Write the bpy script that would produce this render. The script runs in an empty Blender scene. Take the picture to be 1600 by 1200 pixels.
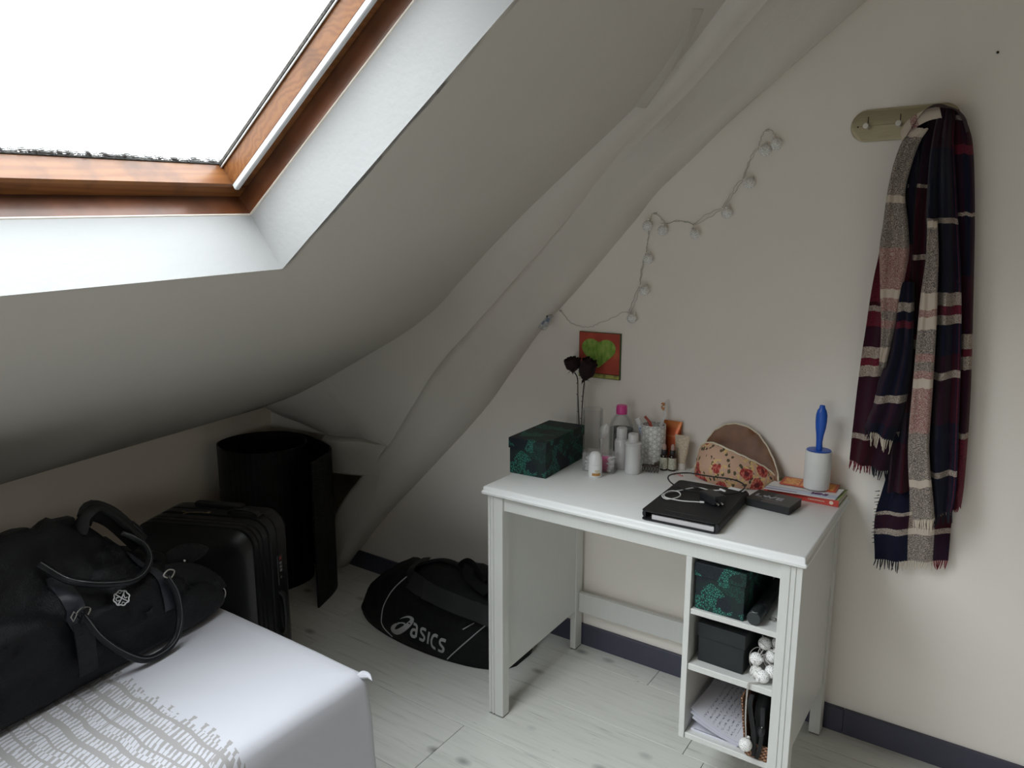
import bpy, math, random
from math import sin, cos, pi, radians, sqrt, atan2
from mathutils import Vector, Matrix, noise
from mathutils.bvhtree import BVHTree

SC = bpy.context.scene
COL = SC.collection

# ------------------------------------------------------------------ camera
cd = bpy.data.cameras.new('camera')
cam = bpy.data.objects.new('camera', cd); COL.objects.link(cam)
cd.sensor_fit = 'HORIZONTAL'; cd.sensor_width = 36.0
cd.lens = 36.0 * 1129.4 / 1600.0
cd.clip_start = 0.02
cam.location = (1.206, -2.1348, 1.4035)
cam.rotation_euler = (pi / 2 - 0.1841, 0.0, 0.5995)
SC.camera = cam

# ------------------------------------------------------------------ world: flat overcast sky
w = bpy.data.worlds.new('overcast_sky'); SC.world = w; w.use_nodes = True
wn, wl = w.node_tree.nodes, w.node_tree.links
wn.clear()
wo = wn.new('ShaderNodeOutputWorld'); wb = wn.new('ShaderNodeBackground')
tc = wn.new('ShaderNodeTexCoord'); sx = wn.new('ShaderNodeSeparateXYZ'); cr = wn.new('ShaderNodeValToRGB')
wl.new(tc.outputs['Generated'], sx.inputs[0])
mp = wn.new('ShaderNodeMapRange'); mp.inputs[1].default_value = -1; mp.inputs[2].default_value = 1
wl.new(sx.outputs['Z'], mp.inputs[0]); wl.new(mp.outputs[0], cr.inputs[0])
e = cr.color_ramp.elements
# CIE overcast distribution: the zenith is three times as bright as the horizon
e[0].position = 0.47; e[0].color = (0.16, 0.16, 0.155, 1)
e[1].position = 0.51; e[1].color = (0.33, 0.345, 0.36, 1)
for p_ in (0.6, 0.7, 0.8, 0.9, 1.0):
    k_ = (1 + 2 * (2 * p_ - 1)) / 3
    n_ = cr.color_ramp.elements.new(p_); n_.color = (k_ * .98, k_ * 1.02, k_ * 1.07, 1)
wl.new(cr.outputs[0], wb.inputs[0]); wb.inputs[1].default_value = 15.0
wl.new(wb.outputs[0], wo.inputs[0])

SC.view_settings.view_transform = 'Standard'
SC.view_settings.look = 'None'
SC.view_settings.exposure = 0.12
SC.view_settings.gamma = 1.0
SC.view_settings.use_curve_mapping = False
SC.cycles.max_bounces = 10
SC.cycles.diffuse_bounces = 7
SC.cycles.glossy_bounces = 4
SC.cycles.transparent_max_bounces = 12
SC.cycles.caustics_reflective = False
SC.cycles.caustics_refractive = False

# skylight frame of reference: u along the eaves, v up the slope, t outwards
P0 = Vector((0, -0.15, 1.55))
D1 = Vector((-0.057, 0.997, 0.052)).normalized()
S1 = Vector((0.808, 0.016, 0.589)); S1 = (S1 - D1 * S1.dot(D1)).normalized()
N1 = S1.cross(D1).normalized()
def sky(u, v, t=0.0): return P0 + D1 * u + S1 * v + N1 * t
U0, U1, V0, V1 = -2.30, -0.922, -0.240, 0.56

pl = bpy.data.lights.new('skylight_portal', 'AREA'); pl.shape = 'RECTANGLE'
pl.size = V1 - V0; pl.size_y = U1 - U0; pl.cycles.is_portal = True
po = bpy.data.objects.new('skylight_portal', pl); COL.objects.link(po)
po.matrix_world = Matrix.Translation(sky((U0 + U1) / 2, (V0 + V1) / 2, 0.27)) @ Matrix((S1, -D1, N1)).transposed().to_4x4()

pl2 = bpy.data.lights.new('fill_window_portal', 'AREA'); pl2.shape = 'RECTANGLE'  # sky portal for the added fill window
pl2.size = 1.18; pl2.size_y = .82; pl2.cycles.is_portal = True
po2 = bpy.data.objects.new('fill_window_portal', pl2); COL.objects.link(po2)
po2.location = (.47, -3.96, .71); po2.rotation_euler = (pi / 2, 0, 0)

# ------------------------------------------------------------------ materials
def lin(c):
    if isinstance(c, str):
        c = [int(c[i:i + 2], 16) / 255 for i in (0, 2, 4)]
        c = [x / 12.92 if x <= 0.04045 else ((x + 0.055) / 1.055) ** 2.4 for x in c]
    return (c[0], c[1], c[2], 1)

class Mat:
    def __init__(self, name):
        self.m = bpy.data.materials.new(name); self.m.use_nodes = True
        self.n = self.m.node_tree.nodes; self.l = self.m.node_tree.links
        self.b = self.n['Principled BSDF']; self.out = self.n['Material Output']
        self.tc = self.n.new('ShaderNodeTexCoord')
    def link(self, a, b): self.l.new(a, b)
    def set(self, k, v):
        s = self.b.inputs[k]
        if hasattr(v, 'is_linked'): self.l.new(v, s)
        else: s.default_value = v
    def coord(self, scale=(1, 1, 1), rot=(0, 0, 0), kind='Object', loc=(0, 0, 0)):
        m = self.n.new('ShaderNodeMapping'); self.l.new(self.tc.outputs[kind], m.inputs[0])
        m.inputs['Scale'].default_value = scale; m.inputs['Rotation'].default_value = rot; m.inputs['Location'].default_value = loc
        return m.outputs[0]
    def noise(self, vec, scale, detail=3, rough=.5):
        t = self.n.new('ShaderNodeTexNoise'); self.l.new(vec, t.inputs['Vector'])
        t.inputs['Scale'].default_value = scale; t.inputs['Detail'].default_value = detail; t.inputs['Roughness'].default_value = rough
        return t.outputs['Fac']
    def voro(self, vec, scale, feature='F1', out='Distance', rnd=1.0):
        t = self.n.new('ShaderNodeTexVoronoi'); t.feature = feature; self.l.new(vec, t.inputs['Vector'])
        t.inputs['Scale'].default_value = scale; t.inputs['Randomness'].default_value = rnd
        return t.outputs[out]
    def ramp(self, fac, stops, interp='LINEAR'):
        r = self.n.new('ShaderNodeValToRGB'); r.color_ramp.interpolation = interp
        el = r.color_ramp.elements
        while len(el) > 1: el.remove(el[-1])
        el[0].position = stops[0][0]; el[0].color = lin(stops[0][1])
        for p, c in stops[1:]:
            q = el.new(p); q.color = lin(c)
        self.l.new(fac, r.inputs[0]); return r.outputs[0]
    def math(self, op, a, b=None, c=None):
        t = self.n.new('ShaderNodeMath'); t.operation = op
        for i, x in enumerate((a, b, c)):
            if x is None: continue
            if hasattr(x, 'is_linked'): self.l.new(x, t.inputs[i])
            else: t.inputs[i].default_value = x
        return t.outputs[0]
    def mix(self, fac, a, b):
        t = self.n.new('ShaderNodeMix'); t.data_type = 'RGBA'
        for s, x in ((t.inputs[0], fac), (t.inputs[6], a), (t.inputs[7], b)):
            if hasattr(x, 'is_linked'): self.l.new(x, s)
            elif s is t.inputs[0]: s.default_value = x
            else: s.default_value = lin(x)
        return t.outputs[2]
    def sep(self, vec):
        t = self.n.new('ShaderNodeSeparateXYZ'); self.l.new(vec, t.inputs[0]); return t.outputs
    def comb(self, x, y, z):
        t = self.n.new('ShaderNodeCombineXYZ')
        for i, q in enumerate((x, y, z)):
            if hasattr(q, 'is_linked'): self.l.new(q, t.inputs[i])
            else: t.inputs[i].default_value = q
        return t.outputs[0]
    def bump(self, h, strength=.2, dist=.002):
        t = self.n.new('ShaderNodeBump'); t.inputs['Strength'].default_value = strength; t.inputs['Distance'].default_value = dist
        self.l.new(h, t.inputs['Height']); self.l.new(t.outputs[0], self.b.inputs['Normal'])

def mat(name, col, rough=.5, var=.06, vs=20, bump=0, bs=200, bd=.001, spec=.5, metal=0, coat=0, stretch=(1, 1, 1), alpha=1.0, trans=0.0):
    M = Mat(name); c = lin(col)
    f = M.noise(M.coord(stretch), vs)
    a = tuple(max(0, x * (1 - var)) for x in c[:3]); b = tuple(min(1, x * (1 + var)) for x in c[:3])
    M.set('Base Color', M.ramp(f, [(.3, a), (.7, b)]))
    M.set('Roughness', rough); M.set('Specular IOR Level', spec); M.set('Metallic', metal)
    if coat: M.set('Coat Weight', coat)
    if alpha < 1: M.set('Alpha', alpha)
    if trans: M.set('Transmission Weight', trans)
    if bump: M.bump(M.noise(M.coord(stretch), bs, 4), bump, bd)
    return M.m

def glass_mat(name, tint=(1, 1, 1), opac=.08):
    M = Mat(name); M.n.remove(M.b)
    tr = M.n.new('ShaderNodeBsdfTransparent'); tr.inputs[0].default_value = (*tint, 1)
    gl = M.n.new('ShaderNodeBsdfGlossy'); gl.inputs['Roughness'].default_value = .03
    lw = M.n.new('ShaderNodeLayerWeight'); lw.inputs[0].default_value = .25
    f = M.math('MULTIPLY_ADD', lw.outputs['Fresnel'], .32, opac * .2)
    mx = M.n.new('ShaderNodeMixShader'); M.l.new(f, mx.inputs[0]); M.l.new(tr.outputs[0], mx.inputs[1]); M.l.new(gl.outputs[0], mx.inputs[2])
    df = M.n.new('ShaderNodeBsdfDiffuse'); df.inputs[0].default_value = (.8, .8, .8, 1)
    m2 = M.n.new('ShaderNodeMixShader'); m2.inputs[0].default_value = opac
    M.l.new(mx.outputs[0], m2.inputs[1]); M.l.new(df.outputs[0], m2.inputs[2]); M.l.new(m2.outputs[0], M.out.inputs[0])
    return M.m

# ------------------------------------------------------------------ mesh toolkit
def bx(x0, x1, y0, y1, z0, z1, c=.0015):
    """box with chamfered edges"""
    c = min(c, (x1 - x0) * .45, (y1 - y0) * .45, (z1 - z0) * .45)
    X, Y, Z = (x0, x1), (y0, y1), (z0, z1); v = []; idx = {}
    for i in (0, 1):
        for j in (0, 1):
            for k in (0, 1):
                s = [(c if q == 0 else -c) for q in (i, j, k)]
                for a in range(3):
                    p = [X[i] + s[0], Y[j] + s[1], Z[k] + s[2]]
                    p[a] = (X[i], Y[j], Z[k])[a]
                    idx[(i, j, k, a)] = len(v); v.append(Vector(p))
    f = []
    def q(*k): f.append([idx[t] for t in k])
    for i in (0, 1): q((i, 0, 0, 0), (i, 1, 0, 0), (i, 1, 1, 0), (i, 0, 1, 0))
    for j in (0, 1): q((0, j, 0, 1), (1, j, 0, 1), (1, j, 1, 1), (0, j, 1, 1))
    for k in (0, 1): q((0, 0, k, 2), (1, 0, k, 2), (1, 1, k, 2), (0, 1, k, 2))
    for i in (0, 1):
        for j in (0, 1): q((i, j, 0, 0), (i, j, 1, 0), (i, j, 1, 1), (i, j, 0, 1))
        for k in (0, 1): q((i, 0, k, 0), (i, 1, k, 0), (i, 1, k, 2), (i, 0, k, 2))
    for j in (0, 1):
        for k in (0, 1): q((0, j, k, 1), (1, j, k, 1), (1, j, k, 2), (0, j, k, 2))
    for i in (0, 1):
        for j in (0, 1):
            for k in (0, 1): q((i, j, k, 0), (i, j, k, 1), (i, j, k, 2))
    return v, f

def loft(rings, closed=True, cap=True, loop=False):
    v = []; f = []; n = len(rings[0])
    for r in rings: v += [Vector(p) for p in r]
    R = len(rings)
    for i in range(R if loop else R - 1):
        a = i * n; b = ((i + 1) % R) * n
        for j in range(n if closed else n - 1):
            k = (j + 1) % n
            f.append([a + j, a + k, b + k, b + j])
    if cap and closed and not loop:
        f.append(list(range(n))[::-1]); f.append([(R - 1) * n + j for j in range(n)])
    return v, f

def smooth_path(pts, k=6, closed=False):
    P = [Vector(p) for p in pts]; n = len(P); out = []
    for i in range(n if closed else n - 1):
        p0 = P[(i - 1) % n] if closed or i > 0 else P[0] * 2 - P[1]
        p1, p2 = P[i], P[(i + 1) % n]
        p3 = P[(i + 2) % n] if closed or i + 2 < n else P[-1] * 2 - P[-2]
        for s in range(k):
            t = s / k
            out.append(.5 * ((2 * p1) + (p2 - p0) * t + (2 * p0 - 5 * p1 + 4 * p2 - p3) * t * t + (3 * p1 - p0 - 3 * p2 + p3) * t ** 3))
    if not closed: out.append(P[-1])
    return out

def tube(path, r, n=8, closed=False, flat=1.0, up=None):
    P = [Vector(p) for p in path]; rings = []; m = len(P)
    R = r if isinstance(r, (list, tuple)) else [r] * m
    prev = None
    for i in range(m):
        if closed: t = P[(i + 1) % m] - P[(i - 1) % m]
        else: t = P[min(i + 1, m - 1)] - P[max(i - 1, 0)]
        if t.length < 1e-9: t = Vector((0, 0, 1))
        t.normalize()
        if prev is None or up is not None:
            a = Vector(up) if up is not None else (Vector((0, 0, 1)) if abs(t.z) < .9 else Vector((1, 0, 0)))
        else: a = prev
        a = (a - t * a.dot(t)); a.normalize(); prev = a; b = t.cross(a)
        rings.append([P[i] + (a * cos(2 * pi * k / n) * flat + b * sin(2 * pi * k / n)) * R[i] for k in range(n)])
    return loft(rings, True, not closed, closed)

def lathe(prof, n=24, c=(0, 0, 0)):
    c = Vector(c)
    return loft([[c + Vector((max(r, 1e-4) * cos(2 * pi * k / n), max(r, 1e-4) * sin(2 * pi * k / n), z)) for k in range(n)] for r, z in prof])

def rrect(w, h, r, n=5):
    o = []
    for cx, cy, a0 in ((w / 2 - r, h / 2 - r, 0), (-w / 2 + r, h / 2 - r, 90), (-w / 2 + r, -h / 2 + r, 180), (w / 2 - r, -h / 2 + r, 270)):
        for k in range(n + 1):
            a = radians(a0 + 90 * k / n); o.append((cx + r * cos(a), cy + r * sin(a)))
    return o

def rrect_loft(w, d, layers, r=.004, n=4, c=(0, 0)):
    """rounded rectangle plate; layers = [(z, inset)]"""
    return loft([[(c[0] + x, c[1] + y, z) for x, y in rrect(w - 2 * i, d - 2 * i, max(r - i * .3, .0008), n)] for z, i in layers])

def prism(outline, z0, z1):
    return loft([[(x, y, z0) for x, y in outline], [(x, y, z1) for x, y in outline]])

def grid(fn, nu, nv):
    v = [Vector(fn(i / nu, j / nv)) for j in range(nv + 1) for i in range(nu + 1)]
    f = [[j * (nu + 1) + i, j * (nu + 1) + i + 1, (j + 1) * (nu + 1) + i + 1, (j + 1) * (nu + 1) + i] for j in range(nv) for i in range(nu)]
    return v, f

def xf(vf, m):
    return [m @ v for v in vf[0]], vf[1]
def T(x=0, y=0, z=0): return Matrix.Translation((x, y, z))
def RX(a): return Matrix.Rotation(a, 4, 'X')
def RY(a): return Matrix.Rotation(a, 4, 'Y')
def RZ(a): return Matrix.Rotation(a, 4, 'Z')
def frame(o, x, y, z):
    m = Matrix((Vector(x), Vector(y), Vector(z))).transposed().to_4x4(); m.translation = Vector(o); return m

def join(*vfs):
    v = []; f = []
    for a, b in vfs:
        k = len(v); v += a; f += [[i + k for i in q] for q in b]
    return v, f

def mesh(name, vf, m, smooth=35, uv=None):
    me = bpy.data.meshes.new(name)
    me.from_pydata([tuple(p) for p in vf[0]], [], [list(q) for q in vf[1]])
    mm = me
    import bmesh
    b = bmesh.new(); b.from_mesh(mm); bmesh.ops.recalc_face_normals(b, faces=b.faces); b.to_mesh(mm); b.free()
    if m: me.materials.append(m)
    if smooth:
        me.shade_smooth()
        me.set_sharp_from_angle(angle=radians(smooth))
    if uv:
        L = me.uv_layers.new(name='UVMap')
        for lp in me.loops: L.data[lp.index].uv = uv[lp.vertex_index]
    me.update(); return me

def obj(name, vf, m, parent=None, loc=None, rot=None, smooth=35, label=None, cat=None, group=None, kind=None, uv=None):
    me = vf if isinstance(vf, bpy.types.Mesh) else mesh(name, vf, m, smooth, uv)
    o = bpy.data.objects.new(name, me); COL.objects.link(o)
    if parent: o.parent = parent
    if loc: o.location = loc
    if rot: o.rotation_euler = rot
    tag(o, label, cat, group, kind); return o

def tag(o, label=None, cat=None, group=None, kind=None):
    for k, x in (('label', label), ('category', cat), ('group', group), ('kind', kind)):
        if x: o[k] = x
    return o

def thing(name, label, cat, loc=(0, 0, 0), rz=0, group=None):
    o = bpy.data.objects.new(name, None); COL.objects.link(o); o.empty_display_size = .02
    o.location = loc; o.rotation_euler = (0, 0, rz); return tag(o, label, cat, group)

def struct(name, label=None):
    o = bpy.data.objects.new(name, None); COL.objects.link(o); o.empty_display_size = .02
    o['kind'] = 'structure'
    if label: o['label'] = label
    return o

def text_vf(s, size, extrude=.0002, shear=0.0, offset=0.0, spacing=1.0):
    c = bpy.data.curves.new('lettering', 'FONT'); c.body = s; c.size = size; c.extrude = extrude; c.shear = shear; c.offset = offset
    c.space_character = spacing
    c.align_x = 'CENTER'; c.align_y = 'CENTER'; c.resolution_u = 3
    o = bpy.data.objects.new('lettering', c); COL.objects.link(o)
    dg = bpy.context.evaluated_depsgraph_get(); ev = o.evaluated_get(dg); me = ev.to_mesh()
    v = [Vector(x.co) for x in me.vertices]; f = [list(p.vertices) for p in me.polygons]
    ev.to_mesh_clear(); bpy.data.objects.remove(o); bpy.data.curves.remove(c)
    return v, f

def subdiv_flat(vf, maxlen):
    """split long edges so that lettering can follow a curved face"""
    import bmesh
    b = bmesh.new(); vs = [b.verts.new(p) for p in vf[0]]
    for q in vf[1]:
        try: b.faces.new([vs[i] for i in q])
        except ValueError: pass
    for _ in range(4):
        es = [x for x in b.edges if x.calc_length() > maxlen]
        if not es: break
        bmesh.ops.subdivide_edges(b, edges=es, cuts=1)
    bmesh.ops.triangulate(b, faces=b.faces)
    b.verts.index_update()
    r = ([v.co.copy() for v in b.verts], [[v.index for v in q.verts] for q in b.faces]); b.free(); return r

def wrap(vf, bvh, direction, off=.0015):
    """lay a flat shape onto a surface along a direction (keeps its relief along the direction)"""
    d = Vector(direction).normalized(); out = []
    for p in vf[0]:
        h = bvh.ray_cast(p - d * .5, d)
        out.append(h[0] - d * off if h[0] else p)
    return out, vf[1]

def fbm(p, s, o=3):
    return noise.fractal(Vector(p) * s, 1.0, 2.0, o)

def outward(vf):
    """turn the faces of a closed shape so that they all look outwards"""
    import bmesh
    b = bmesh.new(); vs = [b.verts.new(p) for p in vf[0]]
    for q in vf[1]:
        try: b.faces.new([vs[i] for i in q])
        except ValueError: pass
    bmesh.ops.recalc_face_normals(b, faces=b.faces); b.verts.index_update()
    r = ([v.co.copy() for v in b.verts], [[v.index for v in q.verts] for q in b.faces]); b.free(); return r

rnd = random.Random(7)

# ------------------------------------------------------------------ shared materials
def plaster(name, col, bump=.25):
    M = Mat(name); c = M.coord()
    f = M.noise(c, 3, 4); c1 = lin(col)
    M.set('Base Color', M.ramp(f, [(.3, tuple(x * .96 for x in c1[:3])), (.7, c1[:3])]))
    M.set('Roughness', .85); M.set('Specular IOR Level', .2)
    h = M.math('ADD', M.noise(c, 90, 3), M.math('MULTIPLY', M.noise(c, 9, 4), 2.2))
    M.bump(h, bump, .002); return M.m
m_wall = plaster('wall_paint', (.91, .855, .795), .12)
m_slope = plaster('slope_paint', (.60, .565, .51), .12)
m_beam = plaster('rough_plaster', (.70, .66, .605), .5)
m_reveal = plaster('dimmed_reveal_paint', (.36, .36, .355), .35)  # white plaster, darkened in colour to offset the strong skylight on it
m_knee = plaster('knee_wall_paint', (.86, .77, .65), .12)
m_far = plaster('low_bounce_wall', (.36, .32, .28), .12)   # unseen walls, colour darkened to cut the light they bounce
m_skirt = mat('baseboard_paint', '434352', .5, .05)

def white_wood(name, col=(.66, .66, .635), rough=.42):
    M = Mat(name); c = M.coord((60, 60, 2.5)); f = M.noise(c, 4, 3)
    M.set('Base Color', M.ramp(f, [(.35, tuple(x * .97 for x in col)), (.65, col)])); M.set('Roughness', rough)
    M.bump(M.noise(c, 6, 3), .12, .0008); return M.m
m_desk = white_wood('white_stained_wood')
def lit_desk_top_mat():  # same white as the desk, lightened for the light falling on top
    M = Mat('lit_white_desktop'); c = M.coord((3, 90, 60)); f = M.noise(c, 4, 3); col = (.85, .86, .85)
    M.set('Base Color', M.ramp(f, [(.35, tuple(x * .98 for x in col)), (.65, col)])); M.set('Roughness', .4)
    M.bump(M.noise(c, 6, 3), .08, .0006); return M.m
m_dtop = lit_desk_top_mat()
m_black = mat('black_plastic', (.013, .013, .015), .42, .1)
m_blackrough = mat('black_card', (.014, .016, .017), .7, .15, 60, .2, 400, .0005)
m_white = mat('white_plastic', (.8, .8, .8), .35, .02)
m_metal = mat('brushed_steel', (.62, .6, .57), .3, .1, 40, metal=1)
m_dark = mat('dark_void', (.02, .02, .02), .9)
m_glass = glass_mat('clear_glass', (.99, .99, .99), .03)
m_clear = glass_mat('clear_plastic', (.97, .97, .97), .09)

# ================================================================== SETTING
# ---- floor: whitewashed laminate planks
def plank_mat():
    M = Mat('whitewashed_plank'); info = M.n.new('ShaderNodeObjectInfo')
    off = M.n.new('ShaderNodeVectorMath'); off.operation = 'ADD'
    M.l.new(M.tc.outputs['Object'], off.inputs[0])
    sc = M.n.new('ShaderNodeVectorMath'); sc.operation = 'SCALE'; sc.inputs[3].default_value = 37
    cmb = M.comb(info.outputs['Random'], info.outputs['Random'], 0); M.l.new(cmb, sc.inputs[0]); M.l.new(sc.outputs[0], off.inputs[1])
    def mapped(s):
        m = M.n.new('ShaderNodeMapping'); M.l.new(off.outputs[0], m.inputs[0]); m.inputs['Scale'].default_value = s; return m.outputs[0]
    grain = M.noise(mapped((2.2, 34, 1)), 2.0, 5, .6)
    base = M.ramp(grain, [(.30, (.56, .56, .52)), (.45, (.645, .645, .605)), (.7, (.69, .69, .65))])
    # dark streaks where the paint is worn off the grain
    st = M.noise(mapped((1.3, 22, 1)), 3.2, 4, .55)
    base = M.mix(M.ramp(st, [(.62, (0, 0, 0)), (.72, (.5, .5, .5))]), base, (.30, .30, .28))
    ds = M.noise(mapped((5.5, 60, 1)), 2.6, 2, .5)
    base = M.mix(M.ramp(ds, [(.735, (0, 0, 0)), (.775, (.8, .8, .8))]), base, (.16, .16, .15))
    # knots
    kv = mapped((5.0, 8.5, 1)); kd = M.voro(kv, 1.0)
    kn = M.ramp(kd, [(.045, (.9, .9, .9)), (.10, (.45, .45, .45)), (.165, (0, 0, 0))])
    base = M.mix(kn, base, (.25, .25, .24))
    M.set('Base Color', base); M.set('Roughness', .5); M.set('Specular IOR Level', .35)
    M.bump(grain, .15, .001); return M.m
m_plank = plank_mat()
fl = struct('floor')
obj('floor_base', bx(-1.75, 2.35, -3.95, .35, -.06, -.0065), m_dark, fl)
PW = .25
row_meshes = {}
for i, y1 in enumerate([.39 - PW * k for k in range(18)]):
    x = -1.75 - (.37 * ((i * 5) % 7)) % 1.2
    if abs(y1 + .11) < .02: x = .578 - 2 * 1.38
    while x < 2.35:
        a, b = max(x, -1.75), min(x + 1.38, 2.35)
        ya = max(y1 - PW, -3.95); yb = min(y1, .35)
        if b - a > .03 and yb > ya:
            L = round(b - a - .0016, 4); Wd = round(yb - ya - .0016, 4)
            if (L, Wd) not in row_meshes:
                row_meshes[(L, Wd)] = mesh('plank', bx(-L / 2, L / 2, -Wd / 2, Wd / 2, -.006, 0, .0012), m_plank, 0)
            obj('plank', row_meshes[(L, Wd)], None, fl, ((a + b) / 2, (ya + yb) / 2, 0))
        x += 1.38

# ---- roof slope with the skylight opening
KN = [(-1.75, .62), (-1.6, .676), (-1.4, .742), (-1.2, .815), (-.9, .962), (-.5, 1.1865)]
def prof(x):
    if x >= -.5: return 1.55 + .7292 * x
    for a, b in zip(KN, KN[1:]):
        if x <= b[0]:
            i = KN.index(a)
            m0 = (b[1] - KN[max(i - 1, 0)][1]) / (b[0] - KN[max(i - 1, 0)][0])
            m1 = (KN[i + 2][1] - a[1]) / (KN[i + 2][0] - a[0]) if i + 2 < len(KN) else .7292
            h = b[0] - a[0]; t = (x - a[0]) / h
            return (2 * t**3 - 3 * t * t + 1) * a[1] + (t**3 - 2 * t * t + t) * h * m0 + (-2 * t**3 + 3 * t * t) * b[1] + (t**3 - t * t) * h * m1
def roof(xp, y, t=0.0):
    e = .01; s = (prof(xp + e) - prof(xp - e)) / (2 * e) if xp > -1.7 else .37
    n = Vector((-s, 0, 1)).normalized()
    dz = .0522 * (y + .15)
    return Vector((xp - .057 * (y + .15), y, prof(xp) + dz)) + n * t
# grid lines follow the opening exactly in the flat part
xs = [-1.70, -1.6, -1.5, -1.4, -1.3, -1.2, -1.1, -1.0, -.9, -.8, -.7, -.6, -.5, -.35]
vs_ = [-.240, -.04, .16, .36, V1, 1.15]
us = [.56, .25, .05, -.2, -.45, -.7, U1, -1.2, -1.6, -2.0, U0, -2.6, -3.0, -3.4, -3.85]
cols = []
for u in us:
    y = -.15 + .997 * u
    cols.append([roof(x, y) for x in xs] + [sky(u, v) for v in vs_])
cols_o = []
for u in us:
    y = -.15 + .997 * u
    cols_o.append([roof(x, y, .15) for x in xs] + [sky(u, v, .15) for v in vs_])
nx = len(xs) + len(vs_)
rv = []; rf = []
def rid(layer, i, j): return layer * len(us) * nx + i * nx + j
for L in (cols, cols_o):
    for c_ in L: rv += c_
iu0, iu1 = us.index(U1), us.index(U0); jv0, jv1 = len(xs), len(xs) + 4
hole = lambda i, j: iu0 <= i < iu1 and jv0 <= j < jv1
for i in range(len(us) - 1):
    for j in range(nx - 1):
        if hole(i, j): continue
        for L in (0, 1): rf.append([rid(L, i, j), rid(L, i + 1, j), rid(L, i + 1, j + 1), rid(L, i, j + 1)])
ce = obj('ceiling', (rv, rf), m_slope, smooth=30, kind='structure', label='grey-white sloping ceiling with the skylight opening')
# painted reveals of the opening: four boards of plaster
ed = .0
def reveal(a, b, name='reveal'):
    # strip between edge a-b at t=0 and the same edge at t=.152, with a thickness behind it
    (ua, va), (ub, vb), (nu, nv) = a, b, ((a[0] + b[0]) / 2 - (U0 + U1) / 2, (a[1] + b[1]) / 2 - (V0 + V1) / 2)
    k = .012 / max(abs(nu), abs(nv)); du, dv = (nu * k if abs(nu) > abs(nv) * .6 and va != vb else 0), (nv * k if va == vb else 0)
    N = 14; inner = []; 
    for t in (0, .05, .1, .152):
        inner.append([sky(ua + (ub - ua) * q / N, va + (vb - va) * q / N, t) + D1 * (.002 * fbm((q * .7, t * 9, ua), 1.0)) for q in range(N + 1)])
    outer = [[sky(ua + (ub - ua) * q / N + du, va + (vb - va) * q / N + dv, t) for q in range(N + 1)] for t in (0.152, 0)]
    return loft(inner + outer, False, False, True)
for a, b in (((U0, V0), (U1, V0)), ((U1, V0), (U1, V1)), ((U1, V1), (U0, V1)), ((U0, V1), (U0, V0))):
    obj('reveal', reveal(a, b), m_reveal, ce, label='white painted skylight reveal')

# flat ceiling beyond the slope
p_top = [sky(u, 1.13) for u in us]
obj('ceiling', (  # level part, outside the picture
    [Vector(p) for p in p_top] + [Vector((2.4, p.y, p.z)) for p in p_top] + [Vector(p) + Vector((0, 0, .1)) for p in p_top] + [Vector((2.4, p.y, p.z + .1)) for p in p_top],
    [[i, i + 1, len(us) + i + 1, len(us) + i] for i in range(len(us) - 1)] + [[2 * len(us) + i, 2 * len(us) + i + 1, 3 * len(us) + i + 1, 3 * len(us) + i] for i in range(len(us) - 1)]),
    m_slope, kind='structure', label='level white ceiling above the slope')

# ---- walls
wb_pts = [(-1.165, 0), (2.35, 0), (2.35, 2.62), (1.6, 2.62), (1.0, 2.22), (.60, 1.90), (.21, 1.54), (-.01, 1.29), (-.16, 1.13), (-.42, .81), (-.665, .556), (-.965, .261)]
def poly_wall(pts, y0, y1):
    return loft([[(x, y0, z) for x, z in pts], [(x, y1, z) for x, z in pts]])
obj('wall_back', poly_wall(wb_pts, 0, .1), m_wall, smooth=0, kind='structure', label='off-white gable wall behind the desk')
obj('wall_back', bx(-1.75, -.62, .3, .36, 0, 1.2), m_knee, smooth=0, kind='structure', label='shadowed wall at the back of the eaves recess')
obj('wall_back', bx(-.70, -.62, .1, .3, 0, 1.2), m_knee, smooth=0, kind='structure', label='inner cheek of the eaves recess')
def knee():
    r = []
    for y in (.32, -.117, -.8, -1.5, -2.5, -3.9):
        x = -1.6 - .057 * (y + .15); z = .672 + .0522 * (y + .15) + .01
        r.append([(x, y, 0), (x, y, z), (x - .08, y, z), (x - .08, y, 0)])
    return loft(r)
obj('wall_left', knee(), m_knee, smooth=20, kind='structure', label='low beige knee wall under the slope')
obj('wall_right', bx(2.3, 2.38, -3.95, .1, 0, 2.62), m_far, smooth=0, kind='structure')
# gable wall behind the viewer, with the opening for the added fill window
GX0, GX1, GZ0, GZ1 = -.12, 1.06, .30, 1.12
def holed_wall(x0, x1, z0, z1, a0, a1, c0, c1, y0, y1):
    v = []
    for y in (y0, y1):
        v += [Vector((x, y, z)) for x, z in ((x0, z0), (x1, z0), (x1, z1), (x0, z1), (a0, c0), (a1, c0), (a1, c1), (a0, c1))]
    f = []
    for k in (0, 8): f += [[k + i, k + (i + 1) % 4, k + 4 + (i + 1) % 4, k + 4 + i] for i in range(4)]
    for o_ in (0, 4): f += [[o_ + i, o_ + (i + 1) % 4, 8 + o_ + (i + 1) % 4, 8 + o_ + i] for i in range(4)]
    return v, f
obj('wall_front', holed_wall(-1.7, 2.38, 0, 2.62, GX0, GX1, GZ0, GZ1, -3.95, -3.86), m_far, smooth=0, kind='structure')

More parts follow.
